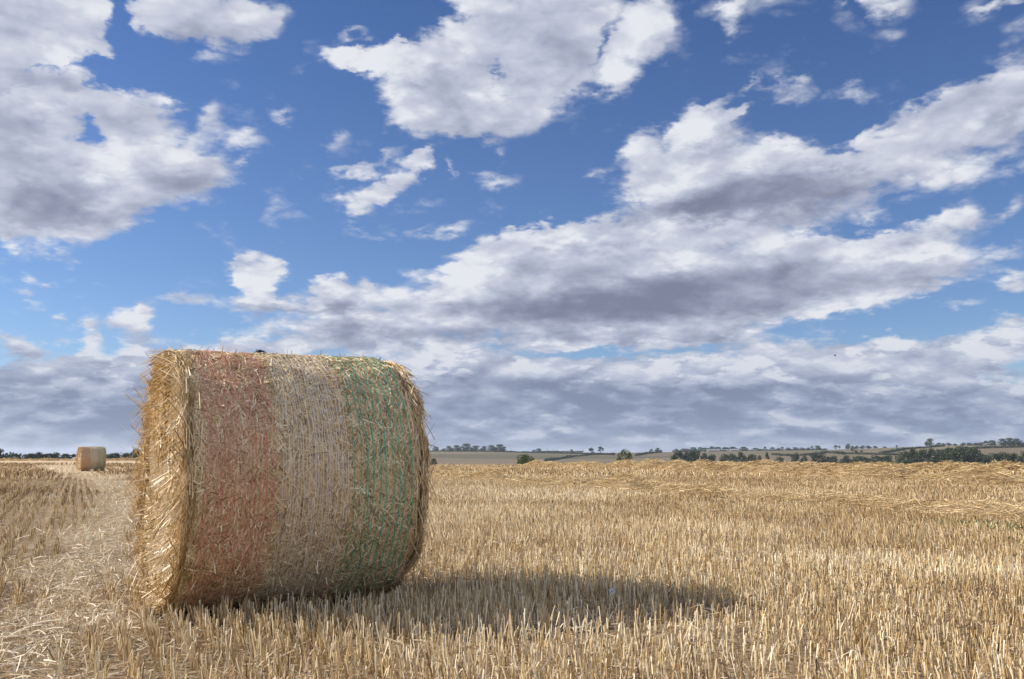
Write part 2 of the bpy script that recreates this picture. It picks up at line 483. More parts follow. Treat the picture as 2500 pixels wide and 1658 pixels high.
M_STUBBLE = tone_mat('stubble_straw', [(0, (.10, .06, .028)), (.28, (.34, .21, .085)), (.55, (.60, .43, .21)), (.8, (.79, .655, .41)), (1, (.88, .78, .57))], .5, .35, .15)
M_LITTER = tone_mat('fallen_straw', [(0, (.13, .075, .04)), (.35, (.38, .27, .155)), (.65, (.58, .455, .30)), (1, (.80, .70, .53))], .5, .35, .1)
M_BALE = tone_mat('bale_straw', [(0, (.20, .12, .055)), (.25, (.52, .365, .18)), (.6, (.77, .59, .33)), (1, (.90, .79, .56))], .5, .35, .08)
M_GOLD = tone_mat('golden_straw', [(0, (.17, .085, .022)), (.3, (.46, .295, .115)), (.65, (.72, .53, .275)), (1, (.90, .78, .54))], .45, .4, .12)
M_SWATH = tone_mat('swath_straw', [(0, (.20, .12, .045)), (.35, (.52, .365, .165)), (.7, (.76, .58, .31)), (1, (.90, .76, .50))], .5, .35, .1)
M_RED = tone_mat('red_net', [(0, (.64, .20, .13)), (1, (.78, .38, .30))], .4, .4, .25)
M_WHITE = tone_mat('white_net', [(0, (.78, .72, .62)), (1, (.92, .88, .80))], .35, .5, .3)
M_GREEN = tone_mat('green_net', [(0, (.02, .34, .20)), (1, (.06, .60, .40))], .4, .4, .25)
M_LEAF = tone_mat('leaves', [(0, (.022, .034, .016)), (.5, (.050, .070, .030)), (1, (.10, .13, .05))], .6, .2, .15)
M_LEAF_PALE = tone_mat('pale_leaves', [(0, (.03, .045, .016)), (.5, (.065, .095, .03)), (1, (.12, .155, .05))], .6, .2, .2)
M_LEAF_BLUE = tone_mat('dull_leaves', [(0, (.035, .045, .030)), (.5, (.060, .078, .048)), (1, (.10, .125, .07))], .7, .15, .1)


def bark():
    m, g = new_mat('bark')
    tc = g.n('ShaderNodeTexCoord')
    c = g.ramp(g.noise(tc.outputs['Object'], 6.0, 4, .6), [(.3, (.04, .032, .024)), (.7, (.09, .075, .055))])
    finish(g, c, .85, .1)
    return m


M_BARK = bark()

# ------------------------------------------------------------------ terrain
SKY_TH = np.array([(x - 1250.0) / FPX for x in (-1500, 0, 700, 1050, 1250, 1500, 1750, 2000, 2200, 2500, 3200, 4500)])
SKY_H = np.array([-1.5, -1.5, 1.0, 4.6, 4.3, 2.8, 4.8, 6.6, 10.5, 15.5, 19.0, 20.0])


def terrain(x, y):
    x = np.asarray(x, float); y = np.asarray(y, float)
    r = np.hypot(x, y)
    th = np.arctan2(x, y)
    tt = np.tan(np.clip(th, -1.2, 1.2))
    right = smst(-.23, -.10, th) * (1 - smst(1.3, 2.2, np.abs(th)))
    hr = np.interp(r, [0, 42, 60, 80, 110, 200, 480, 640], [0, 0, -.07, -.30, -.95, -3.8, -10.5, -10.5])
    hs = np.interp(tt, SKY_TH, SKY_H)
    up = smst(560, 1400, r)
    hr = np.where(r > 560, -10.5 + (hs + 10.5) * up, hr)
    hr = hr + smst(560, 760, r) * (1 - smst(1250, 1400, r)) * 2.2 * vnoise(x / 170 + 3, y / 210, 5)
    hr = np.where(r > 1400, hs - (r - 1400) * .012, hr)
    hl = np.interp(r, [0, 130, 170, 260, 450, 1400, 7000], [0, 0, -.12, -.9, -2.0, -6, -30])
    h = hl * (1 - right) + hr * right
    near = 1 - smst(60, 140, r)
    h = h - .15 * np.exp(-((x + 23.6) ** 2 / 500 + (y - 52.5) ** 2 / 160))
    return h + near * (.022 * vnoise(x / 1.7, y / 1.7, 1) + .05 * vnoise(x / 9, y / 9, 2) * smst(4, 12, r))


def to_ground(px, py, flat=True):
    """world point of the (level) field seen at a place of the photograph"""
    d = px_dir(px, py)
    t = -EYE / d[2]
    return d[0] * t, d[1] * t


# track of flattened pale straw, windrows
TRACK = np.array([(-.75, .8)] + [to_ground(*p) for p in ((40, 1700), (95, 1600), (160, 1480), (215, 1380), (262, 1300), (300, 1245), (312, 1215), (285, 1190), (235, 1165), (165, 1145), (130, 1136))])
TRACK_B = np.array([to_ground(*p) for p in ((262, 1158), (350, 1164), (480, 1172), (600, 1178))])
PALE = [  # flattened pale patches: x, y, rx, ry, tilt, strength
    (.15, 4.2, 1.2, .26, -8, .75), (1.1, 3.6, .6, .22, -25, .55), (-.1, 3.6, .5, .25, 0, .45),
    (0.2, 19.5, 3.4, 3.6, -15, .85), (-.6, 13.0, 2.0, 2.4, -15, .6), (2.5, 7.6, 1.3, .8, -30, .6), (3.6, 6.1, 1.2, .35, -10, .6), (1.8, 10.5, 1.6, 1.2, -30, .5),
]


def path_dist(P, x, y):
    best = np.full(np.shape(x), 1e9)
    for (ax, ay), (bx, by) in zip(P[:-1], P[1:]):
        dx, dy = bx - ax, by - ay
        t = np.clip(((x - ax) * dx + (y - ay) * dy) / (dx * dx + dy * dy), 0, 1)
        best = np.minimum(best, np.hypot(x - ax - t * dx, y - ay - t * dy))
    return best


def flat_mask(x, y, pale=False):
    """0 standing stubble .. 1 run over and pale"""
    wob = .25 * vnoise(x * 1.3, y * 1.3, 9)
    w = .20 + .016 * np.hypot(x, y)
    m = 1 - smst(w * .55, w * 1.25, path_dist(TRACK, x, y) + wob)
    m = np.maximum(m, .8 * (1 - smst(.4, 1.5, path_dist(TRACK_B, x, y) + wob)))
    if not pale: return m
    for (cx, cy, rx, ry, ro, s) in PALE:
        a = math.radians(ro)
        u = ((x - cx) * math.cos(a) + (y - cy) * math.sin(a)) / rx
        v = (-(x - cx) * math.sin(a) + (y - cy) * math.cos(a)) / ry
        m = np.maximum(m, .6 * s * (1 - smst(.45, 1.15, np.hypot(u, v) + wob * .8)))
    return m


def ground_mats():
    m, g = new_mat('field_soil')
    tc = g.n('ShaderNodeTexCoord')
    P = tc.outputs['Object']
    n = g.noise(P, 28.0, 7, .7)
    n2 = g.noise(P, 1.2, 4, .6)
    c = g.ramp(n, [(.30, (.10, .06, .033)), (.46, (.25, .165, .09)), (.60, (.44, .315, .18)), (.75, (.62, .48, .31))])
    ln = g.vm('LENGTH', P)
    farc = g.ramp(g.noise(P, 2.2, 8, .7), [(.3, (.38, .26, .14)), (.5, (.52, .375, .22)), (.7, (.64, .49, .31))])
    c = g.mix(g.smooth(ln, 18, 60), c, farc)
    c = g.mix(g.smooth(n2, .45, .65, 0, .35), c, (.45, .35, .23))
    bp = g.n('ShaderNodeBump'); bp.inputs['Distance'].default_value = .03
    g.put(bp.inputs['Height'], n)
    finish(g, c, .8, .15, bump=bp.outputs[0])
    h, g = new_mat('far_fields')
    tc = g.n('ShaderNodeTexCoord')
    P = tc.outputs['Object']
    mp = g.n('ShaderNodeMapping'); g.put(mp.inputs[0], P)
    mp.inputs['Rotation'].default_value = (0, 0, .5)
    mp.inputs['Scale'].default_value = (1 / 300, 1 / 170, 0)
    vo = g.n('ShaderNodeTexVoronoi'); g.put(vo.inputs['Vector'], mp.outputs[0]); vo.inputs['Scale'].default_value = 1
    sp = g.n('ShaderNodeSeparateColor'); g.put(sp.inputs[0], vo.outputs['Color'])
    c = g.ramp(sp.outputs[0], [(0, (.14, .10, .065)), (.35, (.19, .14, .09)), (.6, (.115, .09, .055)), (.8, (.22, .165, .105)), (1, (.085, .082, .045))])  # cloud shade over the hills is put into these darker colours
    c = g.mix(g.smooth(g.noise(P, .03, 6, .65), .35, .65, 0, .45), c, (.13, .11, .07))
    finish(h and g, c, .9, .1)
    return m, h


M_SOIL, M_HILL = ground_mats()


def build_ground():
    nth = 420
    th = np.linspace(-math.pi, math.pi, nth + 1)[:-1]
    # denser columns ahead of the camera
    th = np.concatenate([np.linspace(-math.pi, -.85, 90)[:-1], np.linspace(-.85, .85, 420)[:-1], np.linspace(.85, math.pi, 90)[:-1]])
    nth = len(th)

    def sheet(name, rr, mat, kindname, centre):
        R, T = np.meshgrid(rr, th, indexing='ij')
        X = R * np.sin(T); Y = R * np.cos(T)
        Z = terrain(X, Y)
        V = np.stack([X, Y, Z], -1).reshape(-1, 3)
        i = np.arange(len(rr) * nth).reshape(len(rr), nth)
        j = np.roll(i, -1, 1)
        q = np.stack([i[:-1], i[1:], j[1:], j[:-1]], -1).reshape(-1, 4)
        t = None
        if centre:
            V = np.vstack([V, [[0, 0, float(terrain(0, 0))]]])
            t = np.stack([np.full(nth, len(V) - 1), i[0], j[0]], -1)
        me = mesh_np(name, V, q, t, None, [mat], smooth=True)
        o = link(name, me)
        tag(o, kind='structure')
        return o
    rr = np.concatenate([[.3], np.geomspace(.6, 260, 190)])
    sheet('field', rr, M_SOIL, 'field', True)
    sheet('hills', np.concatenate([np.linspace(260, 560, 20), np.linspace(580, 1440, 70), np.geomspace(1480, 9000, 20)]), M_HILL, 'hills', False)


build_ground()

# ------------------------------------------------------------------ straw bales
BR, BW = 0.70, 1.215
BALE_AXIS = math.radians(29.6)
BALE_AT = (-1.873, 5.02)


def barrel(s):
    """radius of the bale along its width"""
    e = np.minimum(s, BW - s)
    return BR * (1 - .022 * (1 - smst(0, .07, e)) - .006 + .004 * np.cos(s * 23))


def lump(t, s, seed=3):
    u = np.cos(t) * 3; v = np.sin(t) * 3
    return .010 * vnoise(u * 1.3 + s * 1.1 + 7, v * 1.3 - s * 2.3 + 11, seed) + .007 * vnoise(u * 3 + s * 6, v * 3 + s * 5 + 5, seed + 1)


def cyl(t, s, r):
    """bale space: axis along +x from 0 to BW, t from the top towards the front (-y)"""
    return np.stack([np.broadcast_to(s, np.shape(r)), -np.sin(t) * r, BR + np.cos(t) * r], -1)


def bale_core():
    nt, ns = 150, 46
    t = np.linspace(0, 2 * np.pi, nt + 1)[:-1]
    s = np.linspace(0, BW, ns)
    S, T = np.meshgrid(s, t, indexing='ij')
    Rr = barrel(S) - .010 + lump(T, S)
    V = cyl(T, S, Rr)
    V[..., 2] = np.maximum(V[..., 2], .012)
    V = V.reshape(-1, 3)
    i = np.arange(ns * nt).reshape(ns, nt); j = np.roll(i, -1, 1)
    q = [np.stack([i[:-1], j[:-1], j[1:], i[1:]], -1).reshape(-1, 4)]
    for end in (0, 1):                                 # end faces in rings, slightly uneven
        last = i[0] if end == 0 else i[-1]
        for k in range(1, 9):
            f = 1 - k / 9.0
            x0 = (0 if end == 0 else BW)
            r = barrel(np.array(0.0)) * f
            dz = (-.025 * (1 - f) - .012 * vnoise(np.cos(t) * f * 5, np.sin(t) * f * 5, 21)) * (1 if end == 0 else -1)
            R = cyl(t, x0 + dz, np.full(nt, r))
            R[:, 2] = np.maximum(R[:, 2], .012)
            b = len(V); V = np.vstack([V, R]); cur = np.arange(b, b + nt)
            if end == 0: q.append(np.stack([last, cur, np.roll(cur, -1), np.roll(last, -1)], -1))
            else: q.append(np.stack([last, np.roll(last, -1), np.roll(cur, -1), cur], -1))
            last = cur
        b = len(V); V = np.vstack([V, [[x0 + (-.03 if end == 0 else .03), 0, BR]]])
        q.append(np.stack([last, np.full(nt, b), np.full(nt, b), np.roll(last, -1)], -1)[:0])
        tri = np.stack([last, np.roll(last, -1), np.full(nt, b)], -1)
        if end == 0: T0 = tri[:, ::-1]
        else: T1 = tri
    return mesh_np('straw_core', V, np.concatenate(q), np.concatenate([T0, T1]), None, [M_CORE], smooth=True)


def core_mat():
    m, g = new_mat('packed_straw')
    tc = g.n('ShaderNodeTexCoord')
    P = tc.outputs['Object']
    mp = g.n('ShaderNodeMapping'); g.put(mp.inputs[0], P); mp.inputs['Scale'].default_value = (3, 1, 1)
    n = g.noise(mp.outputs[0], 45.0, 6, .7)
    c = g.ramp(n, [(.32, (.13, .08, .04)), (.5, (.34, .24, .13)), (.68, (.56, .43, .26))])
    bp = g.n('ShaderNodeBump'); bp.inputs['Distance'].default_value = .02
    g.put(bp.inputs['Height'], n)
    finish(g, c, .7, .2, bump=bp.outputs[0])
    return m


M_CORE = core_mat()


def tone_rand(n, a=.45, b=.25):
    return np.clip(RNG.normal(a, b, n), 0, 1)


def surface_straws(n, smin, smax, mat, name, wid=.0025, lift=.0045, spread=.6, along=.55, lmin=.03, lmax=.14, tonemean=.48, stray=.0025):
    t = RNG.uniform(0, 2 * np.pi, n)
    s = RNG.uniform(smin, smax, n)
    k = 4
    L = RNG.uniform(lmin, lmax, n)
    al = np.where(RNG.random(n) < along, RNG.normal(0, spread, n), RNG.uniform(-1.57, 1.57, n))
    u = np.linspace(-.5, .5, k)[None]
    sc = np.clip(s[:, None] + u * (L * np.sin(al))[:, None], smin - .01, smax + .01)
    tc_ = t[:, None] + u * (L * np.cos(al) / BR)[:, None]
    base = barrel(np.clip(sc, 0, BW)) + lump(tc_, sc)
    lf = RNG.uniform(-.006, lift, n)[:, None]
    e = RNG.normal(0, stray, n)[:, None]
    e2 = np.where(RNG.random(n) < .010, RNG.uniform(.01, .04, n), 0)[:, None]      # ends that stand off the surface
    r = base + lf + e * (u * 2) + e2 * np.maximum(u * 2, 0) ** 2
    C = cyl(tc_, sc, r)
    C[..., 2] = np.maximum(C[..., 2], .01)
    T = nrm(C[:, -1] - C[:, 0])
    Nn = np.stack([np.zeros(n), -np.sin(t), np.cos(t)], -1)
    side = nrm(np.cross(T, Nn))
    roll = RNG.normal(0, .6, n)[:, None]
    side = side * np.cos(roll) + Nn * np.sin(roll)
    w = RNG.uniform(.6, 1.5, n) * wid * .5 * 1.6
    return ribbons(C, side, w, tone_rand(n, tonemean + .04, .29), name, [mat])


def end_straws(n, end, mat, name, lift=.05, seed=0):
    """loose straw of an end face: mostly curled round the axis, some of it hanging out, shaggy at the rim"""
    k = 5
    sgn = -1 if end == 0 else 1
    x0 = 0 if end == 0 else BW
    rr = BR * np.sqrt(RNG.uniform(.02, .99, n))
    t = RNG.uniform(0, 2 * np.pi, n)
    L = RNG.uniform(.04, .17, n)
    al = np.where(RNG.random(n) < .12 + .6 * (rr / BR) ** 8, RNG.normal(0, .4, n), RNG.uniform(-1.57, 1.57, n))
    u = np.linspace(-.5, .5, k)[None] * np.where(RNG.random(n) < .5, 1, -1)[:, None]
    tt = t[:, None] + u * (L * np.cos(al))[:, None] / np.maximum(rr, .15)[:, None]
    r = np.minimum(rr[:, None] + u * (L * np.sin(al))[:, None], BR * .985)
    bulge = .034 * vnoise(np.cos(t) * rr * 7, np.sin(t) * rr * 7, 30 + seed)[:, None] + .008 * (1 - (rr / BR)[:, None] ** 2)
    out = RNG.uniform(-.01, lift, n)[:, None] * .6 + bulge
    tip = np.where(RNG.random(n) < .04 + .16 * smst(.55, .95, np.cos(t) * rr / BR), RNG.uniform(.02, .09, n), RNG.uniform(-.012, .012, n))[:, None]
    out = out - .022 * (end == 0)
    x = x0 + sgn * (out + tip * np.maximum(u * 2, 0) ** 1.5)
    C = np.stack([x, -np.sin(tt) * r, BR + np.cos(tt) * r], -1)
    C[..., 2] -= tip * np.maximum(u * 2, 0) ** 2 * .4
    C[..., 2] = np.maximum(C[..., 2], .01)
    T = nrm(C[:, -1] - C[:, 0])
    Nn = np.tile(np.array([[sgn, 0, 0.]]), (n, 1))
    side = nrm(np.cross(T, Nn))
    roll = RNG.normal(0, .7, n)[:, None]
    side = side * np.cos(roll) + Nn * np.sin(roll)
    w = RNG.uniform(.5, 1.4, n) * .0019
    A = (C, side, w, tone_rand(n, .5, .26))
    # rim fringe: strands leaving the edge tangentially
    m = n // 10
    t = RNG.uniform(0, 2 * np.pi, m)
    s_in = RNG.uniform(-.03, .05, m)
    L = RNG.uniform(.04, .17, m) * np.where(RNG.random(m) < .25, 1.3, .8)
    d = np.where(RNG.random(m) < .5, 1, -1)
    u = np.linspace(0, 1, k)[None]
    leave = np.abs(RNG.normal(0, .13, m))[:, None] * (RNG.random(m) < .5)[:, None] + RNG.uniform(.0, .05, m)[:, None]
    tt = t[:, None] + d[:, None] * u * L[:, None] / BR
    r = BR * .972 + RNG.uniform(-.03, .016, m)[:, None] + leave * L[:, None] * u ** 1.5 * .8
    outw = RNG.normal(.15, .35, m)[:, None]
    x = x0 - sgn * s_in[:, None] + sgn * outw * L[:, None] * u
    # keep the fringe off the net covered part
    x = np.maximum(x, -.16) if end == 0 else x
    x = np.minimum(x, .05) if end == 0 else np.maximum(x, BW - .05)
    C2 = np.stack([x, -np.sin(tt) * r, BR + np.cos(tt) * r], -1)
    C2[..., 2] -= (.10 * L[:, None] * u ** 2)
    C2[..., 2] = np.maximum(C2[..., 2], .01)
    T = nrm(C2[:, -1] - C2[:, 0])
    Nn = np.stack([np.zeros(m), -np.sin(t), np.cos(t)], -1)
    side2 = nrm(np.cross(T, Nn))
    roll = RNG.normal(0, .7, m)[:, None]
    side2 = side2 * np.cos(roll) + Nn * np.sin(roll)
    C = np.concatenate([C, C2]); side = np.concatenate([side, side2])
    w = np.concatenate([w, RNG.uniform(.5, 1.4, m) * .0018])
    tn = np.concatenate([A[3], tone_rand(m, .5, .25)])
    return ribbons(C, side, w, tn, name, [mat])


def net_band(smin, smax, mat, name, pitch, layers, w=.0011, cross=.0007, rise=.004, gap=0.0, wob=.0055):
    """wrapped mesh net: pillar strands round the bale with zigzag threads between them"""
    k = 180
    t = np.linspace(0, 2 * np.pi, k + 1)
    Cs, Ss, Ws, tn = [], [], [], []
    lines = []
    for l in range(layers):
        ph = RNG.uniform(0, pitch)
        for s0 in np.arange(smin + ph * .9, smax, pitch):
            drift = .012 * vnoise(np.cos(t) * 1.2 + l * 5, np.sin(t) * 1.2 + 3, 40 + l) + wob * vnoise(t * 4 + s0 * 90, t * 0 + l, 50)
            s = np.clip(s0 + RNG.normal(0, pitch * .12) + drift, smin - .004, smax + .004)
            r = barrel(s) + lump(t, s) + rise + .0015 * l + .0045 * vnoise(t * 9, t * 0 + s0 * 70, 52)
            C = cyl(t, s, r); C[..., 2] = np.maximum(C[..., 2], .008)
            Cs.append(C); Ws.append(w * RNG.uniform(.8, 1.25)); tn.append(RNG.uniform(0, 1))
            lines.append((s, r, l))
    Cs = np.array(Cs)
    side = np.tile(np.array([1., 0, 0]), (len(Cs), 1))
    me1 = (Cs, side, np.array(Ws), np.array(tn))
    # zigzag threads
    V, Q, Tn = [], [], []
    for (a, b) in zip(lines[:-1], lines[1:]):
        if a[2] != b[2]: continue
        z = np.arange(k + 1) % 2
        s = np.where(z == 0, a[0], b[0]); r = np.where(z == 0, a[1], b[1])
        C = cyl(t, s, r); C[..., 2] = np.maximum(C[..., 2], .008)
        V.append(C)
    if V:
        Z = np.array(V)
        Nn = np.stack([np.zeros(k + 1), -np.sin(t), np.cos(t)], -1)[None]
        T = nrm(np.gradient(Z, axis=1))
        T = nrm(np.concatenate([Z[:, 1:] - Z[:, :-1], Z[:, -1:] - Z[:, -2:-1]], 1))
        sd = nrm(np.cross(np.roll(T, 1, 1) * 0 + np.stack([np.zeros(k + 1), -np.cos(t), -np.sin(t)], -1)[None], np.broadcast_to(Nn, Z.shape)))
        C = np.concatenate([me1[0], Z]); S = np.concatenate([np.repeat(side[:, None], k + 1, 1), sd])
        W = np.concatenate([me1[2], np.full(len(Z), cross)]); tt = np.concatenate([me1[3], RNG.uniform(0, .8, len(Z))])
    else:
        C, S, W, tt = me1[0], np.repeat(side[:, None], k + 1, 1), me1[2], me1[3]
    return ribbons(C, S, W, tt, name, [mat])


def build_bale():
    root = bpy.data.objects.new('straw_bale', None)
    COL.objects.link(root)
    core = link('straw_core', bale_core(), root)
    link('packed_straw', surface_straws(95000, .03, BW - .03, M_BALE, 'packed_straw'), core)
    a = link('end_face', end_straws(42000, 0, M_GOLD, 'end_face', .035), root)
    a['label'] = 'sunlit golden end face of loose curled straw'
    b = link('end_face', end_straws(18000, 1, M_BALE, 'end_face', .05, 3), root)
    b['label'] = 'shaggy far end with straw hanging out'
    r = link('net_wrap', net_band(.055, .415, M_RED, 'net_wrap', .019, 2, .0011, .0003, rise=.006), root)
    r['label'] = 'red band of mesh net wrap'
    w = link('net_wrap', net_band(.42, .80, M_WHITE, 'net_wrap', .026, 2, .0012, .0002, rise=.0065), root)
    w['label'] = 'white band of mesh net wrap'
    g = link('net_wrap', net_band(.80, BW - .045, M_GREEN, 'net_wrap', .036, 2, .0013, .00022, rise=.0065), root)
    g['label'] = 'green band of mesh net wrap'
    return root


def copy_tree(o, parent=None):
    c = o.copy()
    COL.objects.link(c)
    c.parent = parent
    for ch in o.children: copy_tree(ch, c)
    return c


bale = build_bale()
bale.location = (BALE_AT[0], BALE_AT[1], .0)
bale.rotation_euler = (0, 0, BALE_AXIS)
tag(bale, 'large round straw bale in red, white and green net wrap in the foreground', 'straw bale', 'round straw bales')
bpy.context.view_layer.update()
bale2 = copy_tree(bale)
_x, _y = (218 - 1250) / FPX * 52.5, 52.5
bale2.location = (_x - .35, _y, float(terrain(_x, _y)) - .02)
bale2.rotation_euler = (0, 0, math.radians(36))
tag(bale2, 'small distant round straw bale standing beside the pale track near the far hedge', 'straw bale', 'round straw bales')

# small dark tuft of chaff lying on top of the near bale
def tuft():
    n = 260
    a = RNG.uniform(0, 2 * np.pi, n); rad = RNG.uniform(0, .035, n)
    c = np.stack([np.cos(a) * rad, np.sin(a) * rad, RNG.uniform(0, .024, n) * (1 - rad / .045)], -1)
    d = nrm(np.stack([np.cos(a + 1.5 + RNG.normal(0, .5, n)), np.sin(a + 1.5 + RNG.normal(0, .5, n)), RNG.normal(0, .25, n)], -1))
    L = RNG.uniform(.02, .06, n)
    u = np.linspace(-.5, .5, 3)[None, :, None]
    C = c[:, None] + d[:, None] * L[:, None, None] * u
    C[..., 2] = np.maximum(C[..., 2] - (u[..., 0] ** 2) * .02, -.004)
    side = nrm(np.cross(d, np.array([.1, .2, 1.])))
    m = tone_mat('dark_chaff', [(0, (.03, .025, .018)), (1, (.16, .125, .08))], .8, .1)
    return ribbons(C, side, np.full(n, .0011), RNG.uniform(0, 1, n), 'straw_tuft', [m])


_ca, _sa = math.cos(BALE_AXIS), math.sin(BALE_AXIS)
_s = .49
tf = link('straw_tuft', tuft(), None, (BALE_AT[0] + _s * _ca, BALE_AT[1] + _s * _sa, 2 * BR + .002))
tag(tf, 'small dark tuft of broken straw lying on top of the foreground bale', 'straw tuft')

# ------------------------------------------------------------------ stubble
ROW = np.array([-.423, .906]); ROWN = np.array([.906, .423])


def bale_clear(x, y):
    """height of free space under the near bale (large away from it)"""
    dx = x - BALE_AT[0]; dy = y - BALE_AT[1]
    s = dx * _ca + dy * _sa
    u = -dx * _sa + dy * _ca
    c = np.where(np.abs(u) < BR, BR - np.sqrt(np.maximum(BR * BR - u * u, 0)), 9.0)
    return np.where((s > -.05) & (s < BW + .05), c, 9.0)


def rows(r0, r1, spacing, along, half=.66, extra=.8, back=0.0):
    """points on drill rows between two distances"""
    R = r1 * 1.25
    pa = np.arange(-R * 1.1, R * 1.1, spacing)
    out = []
    for i, p in enumerate(pa):
        q = np.arange(-R * 1.2, R * 1.3, along)
        q = q + RNG.uniform(-.5, .5, len(q)) * along
        bend = 0.0
        x = p * ROWN[0] + q * ROW[0]; y = p * ROWN[1] + q * ROW[1]
        r = y
        k = (r > r0) & (r < r1) & (np.abs(x) < half * np.maximum(y, 0) + extra)
        if i % 3 == 0:                       # thin drill rows show as darker lines on the left of the field
            k &= ~((x < -.16 * y - .5) & (RNG.random(len(x)) < .75 * smst(5, 9, y)))
        if k.any():
            x = x[k]; y = y[k]
            j = RNG.normal(0, spacing * .11, len(x))
            out.append(np.stack([x + j * ROWN[0], y + j * ROWN[1], np.full(len(x), p / spacing)], -1))
    return np.concatenate(out)


def stalks(P, hmean, hsd, wid, name, keep_flat=.25, lean=.16, k=3, cluster=1):
    x, y = P[:, 0], P[:, 1]
    fm = flat_mask(x, y)
    gap = vnoise(x * 2.2, y * 2.2, 12)
    # patches with thin or missing stems
    keep = RNG.random(len(x)) < (1 - (1 - keep_flat) * fm) * np.where(gap < -.45, .45, 1.0)
    x, y, fm = x[keep], y[keep], fm[keep]
    n = len(x)
    z = terrain(x, y)
    h = np.clip(RNG.normal(hmean, hsd, n) * (1 + .18 * vnoise(x * .9, y * .9, 14)), .03, .3)
    h *= (1 - .25 * fm)
    h = np.minimum(h, bale_clear(x, y) * .95 + .004)
    bend = lean * (1 + 3.0 * fm)
    dx = RNG.normal(0, 1, n) * bend * h + .05 * h * vnoise(x * .7, y * .7, 15) * 3
    dy = RNG.normal(0, 1, n) * bend * h
    ld = np.hypot(dx, dy)
    h2 = np.sqrt(np.maximum(h * h - np.minimum(ld, h * .93) ** 2, (h * .2) ** 2))
    u = np.linspace(0, 1, k)[None]
    cx = RNG.normal(0, .02, n)[:, None] * h[:, None]
    C = np.stack([x[:, None] + dx[:, None] * u + cx * np.sin(u * 3.1), y[:, None] + dy[:, None] * u, z[:, None] - .01 + (h2[:, None] + .01) * u], -1)
    a = RNG.uniform(0, 6.28, n)
    N = np.stack([np.cos(a), np.sin(a), np.zeros(n)], -1)
    big = vnoise(x * .16 + 5, y * .16, 16) * .11 + vnoise(x * .6, y * .6, 17) * .10
    tone = np.clip(RNG.normal(.49, .24, n) + big + .50 * flat_mask(x, y, True) - .10 * smst(-1.2, -2.5, x + .12 * y), 0, 1)
    w = RNG.uniform(.7, 1.35, n) * wid
    o = link(name, ribbons(C, N, w, tone, name, [M_STUBBLE], prism=True))
    return o, (x, y, z, h, dx, dy)


def flakes(n, r0, r1, name, wid, lmin, lmax, tonem, rise=.035, half=.66, extra=.8, flatonly=0.0, mat=None):
    """fallen straws and leaves among the stubble"""
    yy = np.sqrt(RNG.uniform(max(r0, 0) ** 2, r1 ** 2, n * 2))
    xx = RNG.uniform(-1, 1, n * 2) * (half * yy + extra)
    fm = flat_mask(xx, yy)
    k = RNG.random(n * 2) < (.45 * (1 - flatonly) + fm * .3)
    x, y, fm = xx[k][:n], yy[k][:n], fm[k][:n]
    n = len(x)
    z = terrain(x, y)
    a = RNG.uniform(0, 6.28, n)
    tilt = np.abs(RNG.normal(0, .20, n))
    L = RNG.uniform(lmin, lmax, n)
    u = np.linspace(-.5, .5, 4)[None]
    zz = z[:, None] + .004 + RNG.uniform(0, rise, n)[:, None] * (1 + fm[:, None]) + (u + .5) * (L * np.sin(tilt))[:, None] - (u ** 2) * RNG.uniform(-.02, .05, n)[:, None]
    bend = RNG.normal(0, .12, n)[:, None]
    ax = x[:, None] + (u * np.cos(a)[:, None] + bend * (u ** 2) * -np.sin(a)[:, None]) * L[:, None]
    ay = y[:, None] + (u * np.sin(a)[:, None] + bend * (u ** 2) * np.cos(a)[:, None]) * L[:, None]
    C = np.stack([ax, ay, np.maximum(zz, z[:, None] + .002)], -1)
    cl = bale_clear(x, y)
    ok = cl > .06
    C, a, fm = C[ok], a[ok], fm[ok]; n = len(C)
    side = np.stack([-np.sin(a), np.cos(a), RNG.normal(0, .5, n)], -1)
    side = nrm(side)
    w = RNG.uniform(.5, 1.5, n) * wid
    tone = np.clip(RNG.normal(tonem, .22, n) + .20 * fm, 0, 1)
    return link(name, ribbons(C, side, w, tone, name, [mat or M_LITTER]))


